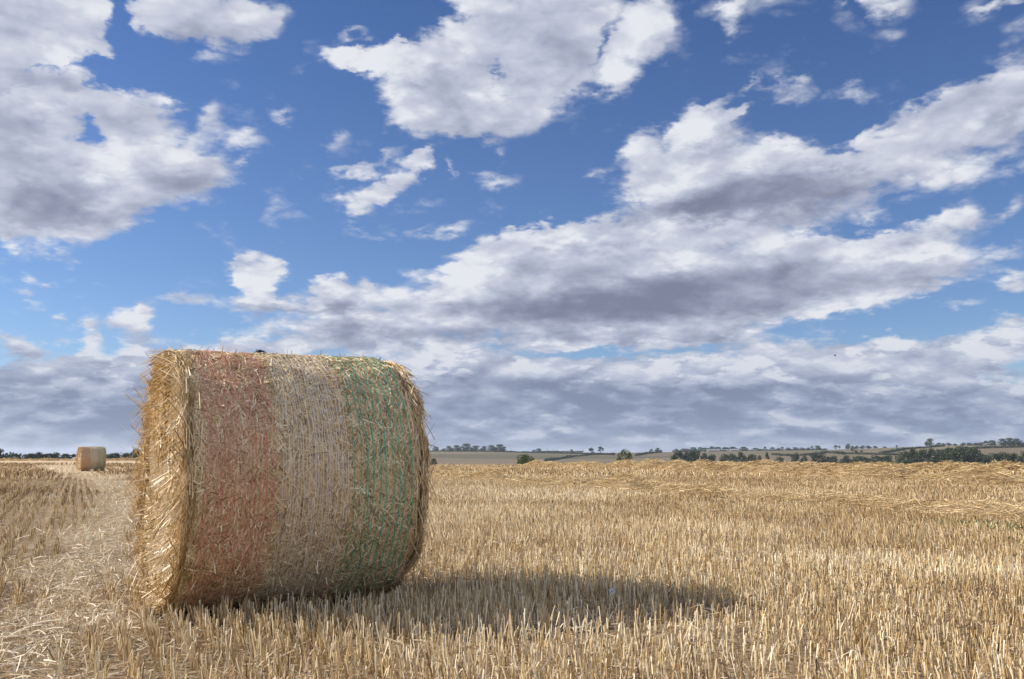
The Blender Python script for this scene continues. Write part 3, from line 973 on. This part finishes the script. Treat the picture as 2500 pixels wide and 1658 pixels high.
def build_stubble():
    near, info = stalks(rows(.4, 7.0, .12, .0085, .68, 1.1), .092, .022, .0022, 'stubble', .66)
    tag(near, 'cut straw stubble standing in the foreground of the field', 'stubble', kind='stuff')
    o, _ = stalks(rows(7.0, 15.0, .125, .014, .64, .8), .078, .020, .0024, 'stubble', .6)
    tag(o, 'cut straw stubble behind the foreground bale', 'stubble', kind='stuff')
    o, _ = stalks(rows(15.0, 32.0, .14, .028, .62, .6), .082, .020, .0040, 'stubble', .6)
    tag(o, 'cut straw stubble in the middle of the field', 'stubble', kind='stuff')
    o, _ = stalks(rows(32.0, 80.0, .32, .11, .62, .6), .13, .03, .013, 'stubble', .6, k=2)
    tag(o, 'cut straw stubble far across the field', 'stubble', kind='stuff')
    o = flakes(36000, .5, 8.0, 'fallen_straw', .0022, .03, .14, .42)
    tag(o, 'loose broken straw lying between the foreground stalks', 'loose straw', kind='stuff')
    o = flakes(22000, 8.0, 30.0, 'fallen_straw', .0030, .06, .20, .55, .04)
    tag(o, 'loose broken straw lying between the farther stalks', 'loose straw', kind='stuff')
    o = flakes(16000, .5, 16.0, 'fallen_straw', .0019, .03, .10, .68, .03, flatonly=1.0)
    tag(o, 'pale flattened straw in the wheel tracks', 'loose straw', kind='stuff')
    # withered leaf blades hanging on the nearest stalks
    x, y, z, h, dx, dy = info
    k = np.where((y < 6.5) & (RNG.random(len(x)) < .35) & (bale_clear(x, y) > .2))[0]
    n = len(k)
    a = RNG.uniform(0, 6.28, n); L = RNG.uniform(.03, .10, n)
    u = np.linspace(0, 1, 4)[None]
    f = RNG.uniform(.3, .95, n)
    cx = x[k] + dx[k] * f; cy = y[k] + dy[k] * f; cz = z[k] + h[k] * f
    out = L[:, None] * u * RNG.uniform(.3, .9, n)[:, None]
    zz = np.maximum(cz[:, None] + L[:, None] * (u * RNG.uniform(-.2, .7, n)[:, None] - u ** 2 * 1.0), z[k][:, None] + .003)
    C = np.stack([cx[:, None] + np.cos(a)[:, None] * out, cy[:, None] + np.sin(a)[:, None] * out, zz], -1)
    side = np.stack([-np.sin(a), np.cos(a), np.zeros(n)], -1)
    W = RNG.uniform(.0012, .0028, n)[:, None] * np.array([[.8, 1, .8, .2]])
    o = link('withered_leaves', ribbons(C, side, W, np.clip(RNG.normal(.42, .25, n), 0, 1), 'withered_leaves', [M_LITTER]))
    tag(o, 'dry leaf blades hanging from the foreground stubble stalks', 'dry leaves', kind='stuff')


build_stubble()

# ------------------------------------------------------------------ windrows (swaths) of loose straw
def resample(P, step):
    P = np.array(P, float)
    d = np.concatenate([[0], np.cumsum(np.hypot(*np.diff(P, axis=0).T))])
    q = np.arange(0, d[-1], step)
    return np.stack([np.interp(q, d, P[:, 0]), np.interp(q, d, P[:, 1])], -1)


def swath(P, width, height, n, lmin, lmax, wid, label, seed):
    C0 = resample(P, .25)
    T = nrm(np.gradient(C0, axis=0))
    Nn = np.stack([T[:, 1], -T[:, 0]], -1)
    m = len(C0)
    i = np.arange(m)

    def prof(ii, v):
        """height of the heap at row ii, cross position v in -1..1"""
        hh = height * (.78 + .45 * vnoise(ii * .11, ii * 0 + seed, 60) + .40 * vnoise(ii * .33, v * 1.8 + seed, 61))
        return np.maximum(hh, height * .15) * np.clip(1 - np.abs(v) ** 2.2, 0, 1)
    v = np.linspace(-1, 1, 11)
    I, Vv = np.meshgrid(i, v, indexing='ij')
    wv = width * .5 * (1 + .25 * vnoise(I * .2, I * 0 + seed, 62))
    X = C0[I, 0] + Nn[I, 0] * Vv * wv; Y = C0[I, 1] + Nn[I, 1] * Vv * wv
    Z = terrain(X, Y) + prof(I.astype(float), Vv) * .8 - .03
    vid = np.arange(m * 11).reshape(m, 11)
    q = np.stack([vid[:-1, :-1], vid[:-1, 1:], vid[1:, 1:], vid[1:, :-1]], -1).reshape(-1, 4)
    rf = np.clip(RNG.uniform(0, m - 1, n), 0, m - 1.01)
    ii = rf.astype(int); fr = rf - ii
    vv = RNG.uniform(-1.12, 1.12, n)
    w2 = width * .5 * (1 + .25 * vnoise(rf * .2, rf * 0 + seed, 62))
    cx = C0[ii, 0] * (1 - fr) + C0[ii + 1, 0] * fr + Nn[ii, 0] * vv * w2
    cy = C0[ii, 1] * (1 - fr) + C0[ii + 1, 1] * fr + Nn[ii, 1] * vv * w2
    cz = terrain(cx, cy) + prof(rf, vv) + RNG.uniform(-.03, .03, n)
    a = RNG.uniform(0, 6.28, n)
    # tangled, with a tendency to lie across the view
    a = np.where(RNG.random(n) < .35, RNG.normal(0, .5, n) + np.where(RNG.random(n) < .5, 0, math.pi), a)
    L = RNG.uniform(lmin, lmax, n)
    up = RNG.normal(.02, .22, n)
    arch = RNG.uniform(-.05, .22, n)
    u = np.linspace(-.5, .5, 4)[None]
    C = np.stack([cx[:, None] + np.cos(a)[:, None] * u * L[:, None], cy[:, None] + np.sin(a)[:, None] * u * L[:, None],
                  cz[:, None] + (u * up[:, None] - (u ** 2) * arch[:, None]) * L[:, None]], -1)
    g = terrain(C[..., 0], C[..., 1]) + .01
    C[..., 2] = np.maximum(C[..., 2], g)
    side = nrm(np.stack([-np.sin(a), np.cos(a), RNG.normal(0, .8, n)], -1))
    tone = np.clip(RNG.normal(.43, .26, n) + .16 * vnoise(rf * .3, vv * 2, 63), 0, 1)
    me = ribbons(C, side, RNG.uniform(.6, 1.4, n) * wid, tone, 'straw_swath', [M_SWATH])
    o = link('straw_swath', me)
    hm = link('heap', mesh_np('heap', np.stack([X, Y, Z], -1).reshape(-1, 3), q, None, None, [M_CORE], smooth=True), o)
    tag(o, label, 'straw swath', kind='stuff')
    return o


swath([(7.6, 8.5), (6.5, 11.7), (5.2, 15.6), (3.6, 18.5), (2.7, 20.9), (.6, 25.5), (-1.6, 32), (-4.0, 44), (-7, 56)], 1.5, .25, 44000, .08, .28, .0032,
      'nearest low golden swath of loose straw to the right of the foreground bale', 1)
swath([(15.5, 19), (13.0, 24.5), (11.6, 29), (9.6, 36), (7.2, 47), (4.5, 60), (1.5, 74)], 2.2, .40, 42000, .14, .42, .0052,
      'humped swath of loose straw behind the nearest one on the right', 2)
swath([(27, 27), (23, 34), (19, 42), (15, 53), (11, 66), (7, 80)], 2.5, .38, 32000, .25, .7, .0085,
      'third straw swath crossing the right of the field', 3)
swath([(46, 40), (38, 50), (31, 60), (24, 70), (17, 82)], 2.6, .34, 24000, .3, .8, .010,
      'farthest straw swath on the crest of the field at the right', 4)
swath([(-90, 128), (-60, 124), (-36, 116), (-16, 104), (2, 92), (14, 84)], 2.4, .30, 12000, .4, 1.0, .026,
      'distant straw swath along the far edge of the field', 5)
swath([(-6, 70), (4, 78), (16, 74), (30, 74), (44, 70)], 2.0, .13, 12000, .3, .8, .016,
      'ragged line of loose straw along the crest below the hills', 6)

# ------------------------------------------------------------------ trees, bushes and hedges
def leaf_mass(cent, rad, per, size, name, mats, flat=.9):
    """leaf-sized faces spread round cluster centres"""
    n = len(cent) * per
    c = np.repeat(cent, per, 0); r = np.repeat(rad, per)
    d = nrm(RNG.normal(size=(n, 3)))
    rr = r * RNG.uniform(.35, 1.08, n) ** .6
    p = c + d * rr[:, None] * np.array([1, 1, flat])
    a = nrm(RNG.normal(size=(n, 3)) + d * .6)
    b = nrm(np.cross(a, RNG.normal(size=(n, 3))))
    s = size * RNG.uniform(.6, 1.4, n)[:, None]
    V = np.stack([p - b * s, p + np.cross(a, b) * s * .7, p + b * s, p - np.cross(a, b) * s * .7], 1).reshape(-1, 3)
    q = np.arange(n * 4).reshape(n, 4)
    ct = np.repeat(RNG.uniform(-.22, .22, len(cent)), per)
    tone = np.clip(.45 + ct + RNG.normal(0, .16, n), 0, 1)
    return mesh_np(name, V, q, None, {'tone': np.repeat(tone, 4)}, mats)


def limb(p0, p1, r0, r1, sides=6):
    p0 = np.array(p0, float); p1 = np.array(p1, float)
    T = nrm(p1 - p0); A = nrm(np.cross(T, [.3, .9, .1])); B = np.cross(T, A)
    t = np.arange(sides) / sides * 2 * np.pi
    ring = np.cos(t)[:, None] * A + np.sin(t)[:, None] * B
    V = np.vstack([p0 + ring * r0, p1 + ring * r1])
    i = np.arange(sides); j = (i + 1) % sides
    return V, np.stack([i, j, j + sides, i + sides], -1)


def trunk_mesh(top=.55, r=.028, limbs=5, spread=.25):
    Vs, Qs, b = [], [], 0
    segs = [((0, 0, -.06), (.01, 0, top * .5), r * 1.25, r), ((.01, 0, top * .5), (0, .01, top), r, r * .55)]
    for k in range(limbs):
        a = k * 2.4 + .4
        z0 = top * (.45 + .1 * k)
        segs.append(((0, 0, min(z0, top)), (math.cos(a) * spread, math.sin(a) * spread, min(z0, top) + .2), r * .5, r * .2))
    for s in segs:
        V, Q = limb(*s)
        Vs.append(V); Qs.append(Q + b); b += len(V)
    return mesh_np('trunk', np.vstack(Vs), np.concatenate(Qs), None, None, [M_BARK], smooth=True)


def crown_mesh(kind, mats, per=60, size=.035):
    """unit sized crowns: height 1 above the ground, width 1"""
    if kind == 'round':
        n = 26; lo, hi = .04, .97
    elif kind == 'tall':
        n = 22; lo, hi = .12, .97
    elif kind == 'open':
        n = 15; lo, hi = .40, .98
    elif kind == 'cone':
        n = 22; lo, hi = .08, .98
    else:
        n = 26; lo, hi = .03, .92
    C, Rr = [], []
    while len(C) < n:
        z = RNG.uniform(lo + .06, hi - .08)
        f = (z - lo) / (hi - lo)
        if kind == 'cone': w = .42 * (1 - f) + .05
        elif kind == 'bush': w = .46 * math.sqrt(max(0, 1 - (f * .95) ** 2.4))
        else: w = .44 * math.sqrt(max(0, 1 - (2 * f - 1) ** 2)) ** .8 * (.85 + .3 * RNG.random())
        a = RNG.uniform(0, 6.28); q = math.sqrt(RNG.random()) * w * .85
        C.append((math.cos(a) * q, math.sin(a) * q, z)); Rr.append(RNG.uniform(.09, .17) * (1.15 if kind in ('round', 'bush') else .85))
    C = np.array(C)
    C[0] = (0, 0, hi - .10)
    return leaf_mass(C, np.array(Rr), per, size, 'crown', mats)


PROTO = {}
for _k in ('round', 'tall', 'open', 'cone', 'bush'):
    for _v in range(2):
        _m = M_LEAF_BLUE if _v == 0 else M_LEAF
        PROTO[_k, _v] = (crown_mesh(_k, [_m], 90, .030), trunk_mesh(*{'round': (.5, .03, 5, .22), 'tall': (.6, .025, 5, .16), 'open': (.7, .028, 6, .26), 'cone': (.8, .02, 3, .08), 'bush': (.35, .02, 5, .22)}[_k]))
PROTO['green', 0] = (crown_mesh('bush', [M_LEAF_PALE], 260, .017), trunk_mesh(.4, .018, 6, .28))
PROTO['green', 1] = (crown_mesh('round', [M_LEAF_PALE], 260, .017), trunk_mesh(.5, .022, 6, .28))
PROTO['dark', 0] = (crown_mesh('bush', [M_LEAF], 160, .020), trunk_mesh(.4, .018, 6, .28))


def proj(x, y, z):
    c, s = math.cos(PITCH), math.sin(PITCH)
    d = y * c + (z - EYE) * s; u = -y * s + (z - EYE) * c
    return 1250 + FPX * x / d, 829 - FPX * u / d


def dist_for(px, py, r0=600, r1=1390):
    """distance at which the hillside carries a given place of the view"""
    t = (px - 1250) / FPX
    r = np.linspace(r0, r1, 300)
    y = r / math.sqrt(1 + t * t); x = t * y
    _, v = proj(x, y, terrain(x, y))
    return float(r[np.argmin(np.abs(v - py) + (r1 - r) * .0004)])


def plant(px, w, h, r, kind, var, name, label, cat, group=None, base=None):
    """a tree or bush standing at distance r; w, h are its size as seen (in pixels of the photograph)"""
    t = (px - 1250) / FPX
    y = r / math.sqrt(1 + t * t); x = t * y
    z = float(terrain(x, y))
    W = w * y / FPX; H = h * y / FPX
    if base is not None:                             # reach as high as seen, from the real ground
        d = px_dir(px, base - h)
        H = max(EYE + d[2] * y / d[1] - z, .5 * H)
    e = bpy.data.objects.new(name, None)
    COL.objects.link(e)
    e.location = (x, y, z)
    e.rotation_euler = (0, 0, RNG.uniform(0, 6.28))
    cm, tm = PROTO[kind, var]
    for nm, me in (('crown', cm), ('trunk', tm)):
        o = link(nm, me, e)
        o.scale = (W, W, H)
    tag(e, label, cat, group)
    return e


ORD = ('first second third fourth fifth sixth seventh eighth ninth tenth eleventh twelfth thirteenth fourteenth fifteenth sixteenth '
       'seventeenth eighteenth nineteenth twentieth').split()


def row(items, where, group, kinds, var, name, what, cat, base=None, r=None, top=None):
    for i, it in enumerate(items):
        px, w, h = it[:3]
        b = it[3] if len(it) > 3 and it[3] else (base or top)
        k = it[4] if len(it) > 4 else kinds[i % len(kinds)]
        rr = r if r is not None else dist_for(px, b)
        plant(px, w * 1.3, h, rr, k, var, name, '%s %s from the left %s' % (ORD[i], what, where), cat, group, b)


row([(1065, 18, 12), (1084, 15, 8), (1099, 19, 14), (1118, 24, 16), (1138, 28, 20), (1160, 25, 15), (1181, 18, 14), (1203, 26, 16), (1223, 30, 18)],
    'in the ridge clump right of the bale', 'trees in the ridge clump right of the bale', ['round'], 0, 'broad_tree', 'dark broad-crowned tree', 'tree', r=1385, top=1103)
row([(1303, 13, 6), (1315, 14, 9), (1395, 8, 7)], 'on the skyline before the twin trees', 'small trees left of the twin trees', ['round'], 0, 'small_tree', 'small round dark tree', 'tree', r=1380, top=1104)
row([(1443, 15, 17, 1109), (1465, 17, 19, 1109)], 'of the pair above the diagonal hedge', 'twin trees above the diagonal hedge', ['tall', 'open'], 0, 'field_tree', 'upright dark tree', 'tree')
row([(1587, 11, 9, 1105), (1602, 15, 12, 1106), (1612, 7, 8, 1106)], 'of three on the brow past the green tree', 'three trees on the brow', ['open', 'round', 'tall'], 0, 'brow_tree', 'small dark tree', 'tree')
row([(1650, 15, 7), (1665, 16, 8), (1677, 12, 8), (1690, 18, 11), (1706, 14, 11), (1719, 15, 11), (1733, 18, 13), (1748, 20, 12), (1766, 22, 12), (1787, 24, 12), (1813, 24, 12), (1838, 20, 10), (1850, 14, 7)],
    'in the row behind the pale sheds', 'trees behind the pale sheds', ['round', 'round', 'tall'], 0, 'ridge_tree', 'dark round tree', 'tree', r=1388, top=1103)
row([(1863, 9, 12, 0, 'open'), (1882, 10, 11, 0, 'tall'), (1895, 14, 8), (1905, 7, 12, 0, 'tall'), (1921, 16, 9), (1938, 16, 10), (1955, 18, 9), (1967, 13, 9), (1978, 9, 13, 0, 'open'), (1992, 15, 14), (2008, 14, 7)],
    'in the ragged skyline row past the sheds', 'trees in the ragged skyline row', ['round'], 0, 'ridge_tree', 'dark tree', 'tree', r=1388, top=1102)
row([(2035, 8, 9, 1095, 'tall'), (2044, 7, 7, 1095, 'open'), (2064, 14, 12, 1096), (2075, 11, 12, 1101), (2085, 11, 6, 1094), (2099, 16, 6, 1094), (2115, 14, 6, 1094), (2131, 12, 4, 1093), (2154, 10, 3, 1093), (2183, 5, 5, 1092)],
    'on the skyline before the tall block', 'skyline trees left of the tall block', ['round'], 0, 'ridge_tree', 'small dark tree', 'tree')
plant(2262, 27, 19, dist_for(2262, 1090), 'round', 0, 'tall_tree', 'tall blocky dark tree standing alone above the skyline at the right', 'tree')
row([(2284, 14, 7), (2297, 12, 6), (2310, 15, 7), (2325, 12, 5), (2344, 14, 7), (2360, 16, 7), (2375, 14, 7), (2387, 15, 8), (2400, 13, 15, 1090, 'tall'), (2415, 20, 13), (2443, 24, 17), (2460, 22, 19), (2477, 24, 17), (2490, 12, 8), (2500, 13, 10), (2525, 20, 9)],
    'on the skyline past the tall block', 'skyline trees right of the tall block', ['round'], 0, 'ridge_tree', 'dark tree', 'tree', base=1088)
# valley woods
VR = 640
row([(1640, 26, 14), (1655, 34, 26), (1675, 30, 24), (1692, 36, 30), (1716, 30, 20), (1735, 26, 18), (1763, 30, 18), (1783, 24, 20), (1805, 32, 23), (1831, 26, 19), (1850, 20, 14), (1868, 16, 24, 0, 'cone'), (1895, 26, 11)],
    'in the valley wood below the pale sheds', 'trees of the valley wood below the sheds', ['round', 'bush'], 1, 'valley_tree', 'dark green tree', 'tree', r=VR, top=1126)
row([(1937, 24, 22), (1958, 22, 14), (1985, 24, 24), (2005, 28, 18), (2028, 30, 14), (2060, 34, 14), (2093, 40, 14), (2128, 40, 14), (2160, 32, 16)],
    'in the scrub between the two valley woods', 'scrub trees between the two woods', ['bush', 'round'], 1, 'valley_tree', 'dark green bushy tree', 'tree', r=VR + 30, top=1126)
row([(2190, 24, 25), (2205, 28, 30), (2222, 36, 36), (2245, 40, 34), (2268, 36, 34), (2290, 40, 26), (2312, 44, 34), (2338, 56, 40), (2362, 44, 36), (2390, 34, 22), (2412, 40, 22), (2440, 44, 26), (2468, 44, 22), (2495, 44, 28), (2530, 44, 30)],
    'in the big valley wood at the right', 'trees of the big valley wood', ['round', 'bush'], 1, 'valley_tree', 'large dark green tree', 'tree', r=VR - 30, top=1128)
row([(1900, 9, 5, 1113), (2084, 9, 6, 1105), (2097, 7, 6, 1105), (2041, 12, 7, 1109), (2053, 14, 7, 1110)], 'on the open fields of the right hillside', 'small field trees on the hillside', ['round'], 0, 'field_tree', 'small dark tree', 'tree')
# bushes nearer the field
plant(1283, 58, 25, 205, 'green', 0, 'green_bush', 'rounded green bush just beyond the straw, left of the other green tree', 'bush', base=1131)
plant(1519, 46, 28, 215, 'green', 1, 'green_tree', 'bright green spreading tree just beyond the field edge', 'tree', base=1126)
plant(1060, 34, 10, 330, 'dark', 0, 'dark_bush', 'low dark bush beside the right end of the foreground bale', 'bush', base=1127)
# hedge trees beyond the field at the left
LR = 400
row([(-4, 40, 30), (34, 40, 12), (84, 34, 15), (104, 36, 17), (128, 34, 15), (144, 22, 17), (168, 24, 14), (262, 34, 13), (288, 34, 16), (314, 34, 15), (341, 34, 26), (372, 40, 18)],
    'in the hedge line beyond the left field', 'trees in the left hedge line', ['bush', 'round'], 1, 'hedge_tree', 'dark bushy tree', 'tree', r=LR, top=1121)


def hedge(pts, height, width, label, r=None, var=M_LEAF_BLUE, step=1.0, size=.45):
    P = []
    for (px, py) in pts:
        rr = r if r is not None else dist_for(px, py)
        t = (px - 1250) / FPX
        y = rr / math.sqrt(1 + t * t)
        P.append((t * y, y))
    C = resample(P, step)
    n = len(C)
    hh = height * (.8 + .35 * vnoise(np.arange(n) * .21, np.zeros(n), 70))
    c = np.stack([C[:, 0], C[:, 1], terrain(C[:, 0], C[:, 1]) + hh * .5], -1)
    c0 = c[0].copy(); c0[2] -= hh[0] * .5
    o = link('hedge', leaf_mass(c - c0, hh * .62, 26, size, 'hedge', [var], .9), None, tuple(c0))
    tag(o, label, 'hedge')
    return o


hedge([(-60, 0), (60, 0), (200, 0), (360, 0), (460, 0)], 3.0, 2, 'long dark hedge beyond the field at the left, behind the small bale', r=402, var=M_LEAF, step=1.4, size=.5)
hedge([(1040, 1102), (1150, 1103), (1240, 1104), (1340, 1107), (1440, 1109), (1500, 1112)], 2.4, 2, 'thin dark hedge along the foot of the ridge clump', step=2.2, size=.8)
hedge([(1330, 1127), (1365, 1121), (1400, 1115), (1445, 1111), (1500, 1110)], 2.6, 2, 'diagonal hedge climbing left of the bright green tree', step=2, size=.8)
hedge([(1540, 1121), (1600, 1121), (1650, 1122)], 4.0, 2, 'dark hedge right of the bright green tree', r=700, step=2, size=.9)
hedge([(1550, 1113), (1580, 1108), (1610, 1105)], 2.6, 2, 'short hedge climbing to the three brow trees', step=2, size=.8)
hedge([(1320, 1101.5), (1370, 1102), (1420, 1104)], 2.4, 2, 'short hedge on the skyline left of the twin trees', r=1392, step=2.2, size=.8)
hedge([(1640, 1104), (1760, 1103), (1900, 1102), (2010, 1101)], 2.6, 2, 'long hedge under the wooded row with the sheds', r=1378, step=2.4, size=.8)
hedge([(1880, 1111), (1925, 1114), (1980, 1112), (2010, 1106)], 2.4, 2, 'hedge dipping across the tan hillside fields', step=2.2, size=.8)
hedge([(2140, 1109), (2170, 1104), (2200, 1098), (2260, 1093), (2300, 1090)], 2.6, 2, 'curved hedge running up to the tall dark tree', step=2.2, size=.8)
hedge([(2000, 1105), (2060, 1109), (2120, 1110), (2185, 1112)], 2.4, 2, 'low hedge on the middle of the right hillside', step=2.2, size=.8)
hedge([(2265, 1108), (2310, 1101), (2370, 1096), (2430, 1094), (2510, 1092)], 3.0, 2, 'hedge rising across the far right fields', step=2.2, size=.9)

# ------------------------------------------------------------------ pale sheds and poles on the ridge
def prism_shed(L, W, H, rise):
    wall = [(-L, -W, -1), (L, -W, -1), (L, W, -1), (-L, W, -1), (-L, -W, H), (L, -W, H), (L, W, H), (-L, W, H), (-L, 0, H + rise), (L, 0, H + rise)]
    wq = [(0, 1, 5, 4), (1, 2, 6, 5), (2, 3, 7, 6), (3, 0, 4, 7)]
    wt = [(4, 8, 7), (5, 6, 9)]
    e = .4; th = .15
    z0 = H - .12; z1 = H + rise
    roof = []
    for (y0, za, y1, zb) in ((-W - e, z0 - .1, 0, z1 + .1), (0, z1 + .1, W + e, z0 - .1)):
        roof += [(-L - e, y0, za), (L + e, y0, za), (L + e, y1, zb), (-L - e, y1, zb), (-L - e, y0, za + th), (L + e, y0, za + th), (L + e, y1, zb + th), (-L - e, y1, zb + th)]
    rq = []
    for b in (0, 8):
        rq += [(b, b + 3, b + 2, b + 1), (b + 4, b + 5, b + 6, b + 7), (b, b + 1, b + 5, b + 4), (b + 1, b + 2, b + 6, b + 5), (b + 2, b + 3, b + 7, b + 6), (b + 3, b, b + 4, b + 7)]
    return wall, wq, wt, roof, rq


def shed_mat(name, a, b):
    m, g = new_mat(name)
    tc = g.n('ShaderNodeTexCoord')
    c = g.ramp(g.noise(tc.outputs['Object'], .8, 5, .6), [(.35, a), (.65, b)])
    finish(g, c, .7, .2)
    return m


M_SHEDW = shed_mat('shed_wall', (.20, .185, .165), (.28, .26, .24))
M_SHEDR = shed_mat('shed_roof', (.20, .205, .215), (.30, .305, .32))
for px, wpx, lab in ((1738, 28, 'long low pale grey farm shed among the ridge trees, the left one'), (1789, 20, 'shorter low pale grey farm shed among the ridge trees, the right one')):
    rr = 1340
    t = (px - 1250) / FPX
    y = rr / math.sqrt(1 + t * t); x = t * y
    e = bpy.data.objects.new('farm_shed', None); COL.objects.link(e)
    e.location = (x, y, float(terrain(x, y)))
    w, wq, wt, r_, rq = prism_shed(wpx * y / FPX * .5, 4, 1.5, 1.1)
    link('wall', mesh_np('wall', w, wq, wt, None, [M_SHEDW]), e)
    link('roof', mesh_np('roof', r_, rq, None, None, [M_SHEDR]), e)
    tag(e, lab, 'shed', 'farm sheds on the ridge')


def pole(px, hpx, rr, label):
    t = (px - 1250) / FPX
    y = rr / math.sqrt(1 + t * t); x = t * y
    H = hpx * y / FPX
    e = bpy.data.objects.new('utility_pole', None); COL.objects.link(e)
    e.location = (x, y, float(terrain(x, y)))
    V, Q = limb((0, 0, -.5), (0, 0, H), .16, .11, 8)
    link('post', mesh_np('post', V, Q, None, None, [M_BARK]), e)
    V, Q = limb((-1.1, 0, H - .5), (1.1, 0, H - .5), .08, .08, 6)
    link('crossarm', mesh_np('crossarm', V, Q, None, None, [M_BARK]), e)
    tag(e, label, 'utility pole', 'poles on the skyline')


pole(1247, 15, 1375, 'thin pole on the skyline just right of the ridge clump')
pole(1335, 11, 1375, 'thin pole on the skyline above the small round trees')
pole(1423, 9, 1375, 'thin pole on the skyline left of the twin trees')

# ------------------------------------------------------------------ birds
def bird(px, py, dist, span, roll, label):
    d = px_dir(px, py) * dist
    body = []
    k = 9
    t = np.linspace(0, 1, k)
    rad = .10 * span * np.sin(np.pi * np.clip(t, .03, .97)) ** .8
    V = []; a = np.arange(8) / 8 * 2 * np.pi
    for i in range(k):
        for q in a: V.append(((t[i] - .5) * span * .55, math.cos(q) * rad[i] * .8, math.sin(q) * rad[i]))
    Q = [(i * 8 + j, i * 8 + (j + 1) % 8, (i + 1) * 8 + (j + 1) % 8, (i + 1) * 8 + j) for i in range(k - 1) for j in range(8)]
    b = len(V)
    # wings and tail as thin closed blades
    for sg in (-1, 1):
        pts = [(.10, 0, .02), (.12, .25 * sg, .10), (.02, .5 * sg, .06), (-.05, .27 * sg, .07), (-.10, 0, .02)]
        for (x, y, z) in pts: V.append((x * span, y * span, z * span))
        for (x, y, z) in pts: V.append((x * span, y * span, z * span - .012 * span))
        Q += [(b, b + 1, b + 3, b + 4), (b + 9, b + 8, b + 6, b + 5)]
        for i in range(5): Q.append((b + i, b + (i + 1) % 5, b + 5 + (i + 1) % 5, b + 5 + i))
        T_ = [(b + 1, b + 2, b + 3), (b + 8, b + 7, b + 6)]
        body += T_
        b += 10
    V += [(-.25 * span, -.03 * span, 0), (-.42 * span, -.08 * span, .01 * span), (-.42 * span, .08 * span, .01 * span), (-.25 * span, .03 * span, 0)]
    V += [(-.25 * span, -.03 * span, -.012 * span), (-.42 * span, -.08 * span, 0), (-.42 * span, .08 * span, 0), (-.25 * span, .03 * span, -.012 * span)]
    Q += [(b, b + 1, b + 2, b + 3), (b + 7, b + 6, b + 5, b + 4), (b, b + 4, b + 5, b + 1), (b + 1, b + 5, b + 6, b + 2), (b + 2, b + 6, b + 7, b + 3)]
    o = link('bird', mesh_np('bird', V, Q, body, None, [M_BIRD], smooth=True), None, (d[0], d[1], d[2] + EYE), .3)
    o.rotation_euler = (roll, 0, RNG.uniform(-.5, .5))
    tag(o, label, 'bird')


M_BIRD, _g = new_mat('bird_feather')
_tc = _g.n('ShaderNodeTexCoord')
finish(_g, _g.ramp(_g.noise(_tc.outputs['Object'], 9.0, 3, .5), [(.3, (.02, .02, .022)), (.7, (.06, .055, .05))]), .7, .2)
bird(2039, 868, 95, .40, .9, 'tiny dark bird in flight with slanting wings, the left one of two')
bird(2093, 865, 90, .24, .1, 'tiny dark bird in flight, the right one of two')

# ------------------------------------------------------------------ thistle down and small weeds
def down():
    n = 260
    d = nrm(RNG.normal(size=(n, 3)))
    u = np.linspace(0, 1, 3)[None, :, None]
    C = d[:, None] * u * RNG.uniform(.010, .022, n)[:, None, None]
    side = nrm(np.cross(d, RNG.normal(size=(n, 3))))
    m = tone_mat('white_down', [(0, (.70, .72, .76)), (1, (.85, .86, .88))], .6, .2, .3)
    return ribbons(C, side, np.full(n, .0006), RNG.uniform(0, 1, n), 'thistle_down', [m])


_x, _y = .54, 5.1
o = link('thistle_down', down(), None, (_x, _y, float(terrain(_x, _y)) + .10))
tag(o, 'small white tuft of down caught on stubble in the shadow of the bale', 'seed down')
n = 420
wx = RNG.normal(5.55, .45, n); wy = RNG.normal(10.3, .8, n)
a = RNG.uniform(0, 6.28, n); L = RNG.uniform(.04, .11, n)
u = np.linspace(0, 1, 4)[None]
C = np.stack([wx[:, None] + np.cos(a)[:, None] * L[:, None] * u * .7, wy[:, None] + np.sin(a)[:, None] * L[:, None] * u * .7,
              terrain(wx, wy)[:, None] + .05 + L[:, None] * (u - .5 * u ** 2)], -1)
W = RNG.uniform(.004, .009, n)[:, None] * np.array([[.3, 1, .8, .1]])
o = link('green_weeds', ribbons(C, np.stack([-np.sin(a), np.cos(a), np.zeros(n)], -1), W, RNG.uniform(.4, 1, n), 'green_weeds', [M_LEAF_PALE]))
tag(o, 'sparse small green weeds growing in the stubble at the right edge', 'weeds', kind='stuff')

# ------------------------------------------------------------------ thin summer haze over the countryside
def haze():
    hw = 10500.0; z0, z1 = -260.0, 60.0
    V = [(a, b, c) for c in (z0, z1) for (a, b) in ((-hw, -hw), (hw, -hw), (hw, hw), (-hw, hw))]
    Q = [(0, 3, 2, 1), (4, 5, 6, 7), (0, 1, 5, 4), (1, 2, 6, 5), (2, 3, 7, 6), (3, 0, 4, 7)]
    m = bpy.data.materials.new('haze_air')
    m.use_nodes = True
    m.node_tree.nodes.clear()
    g = G(m.node_tree)
    v = g.n('ShaderNodeVolumePrincipled')
    v.inputs['Color'].default_value = (.80, .88, 1.0, 1)
    v.inputs['Density'].default_value = .00010
    v.inputs['Anisotropy'].default_value = .2
    o = g.n('ShaderNodeOutputMaterial')
    m.node_tree.links.new(v.outputs[0], o.inputs['Volume'])
    ob = link('haze', mesh_np('haze', V, Q, None, None, [m]))
    tag(ob, 'thin pale blue air between the field and the far hills', 'haze', kind='stuff')


haze()
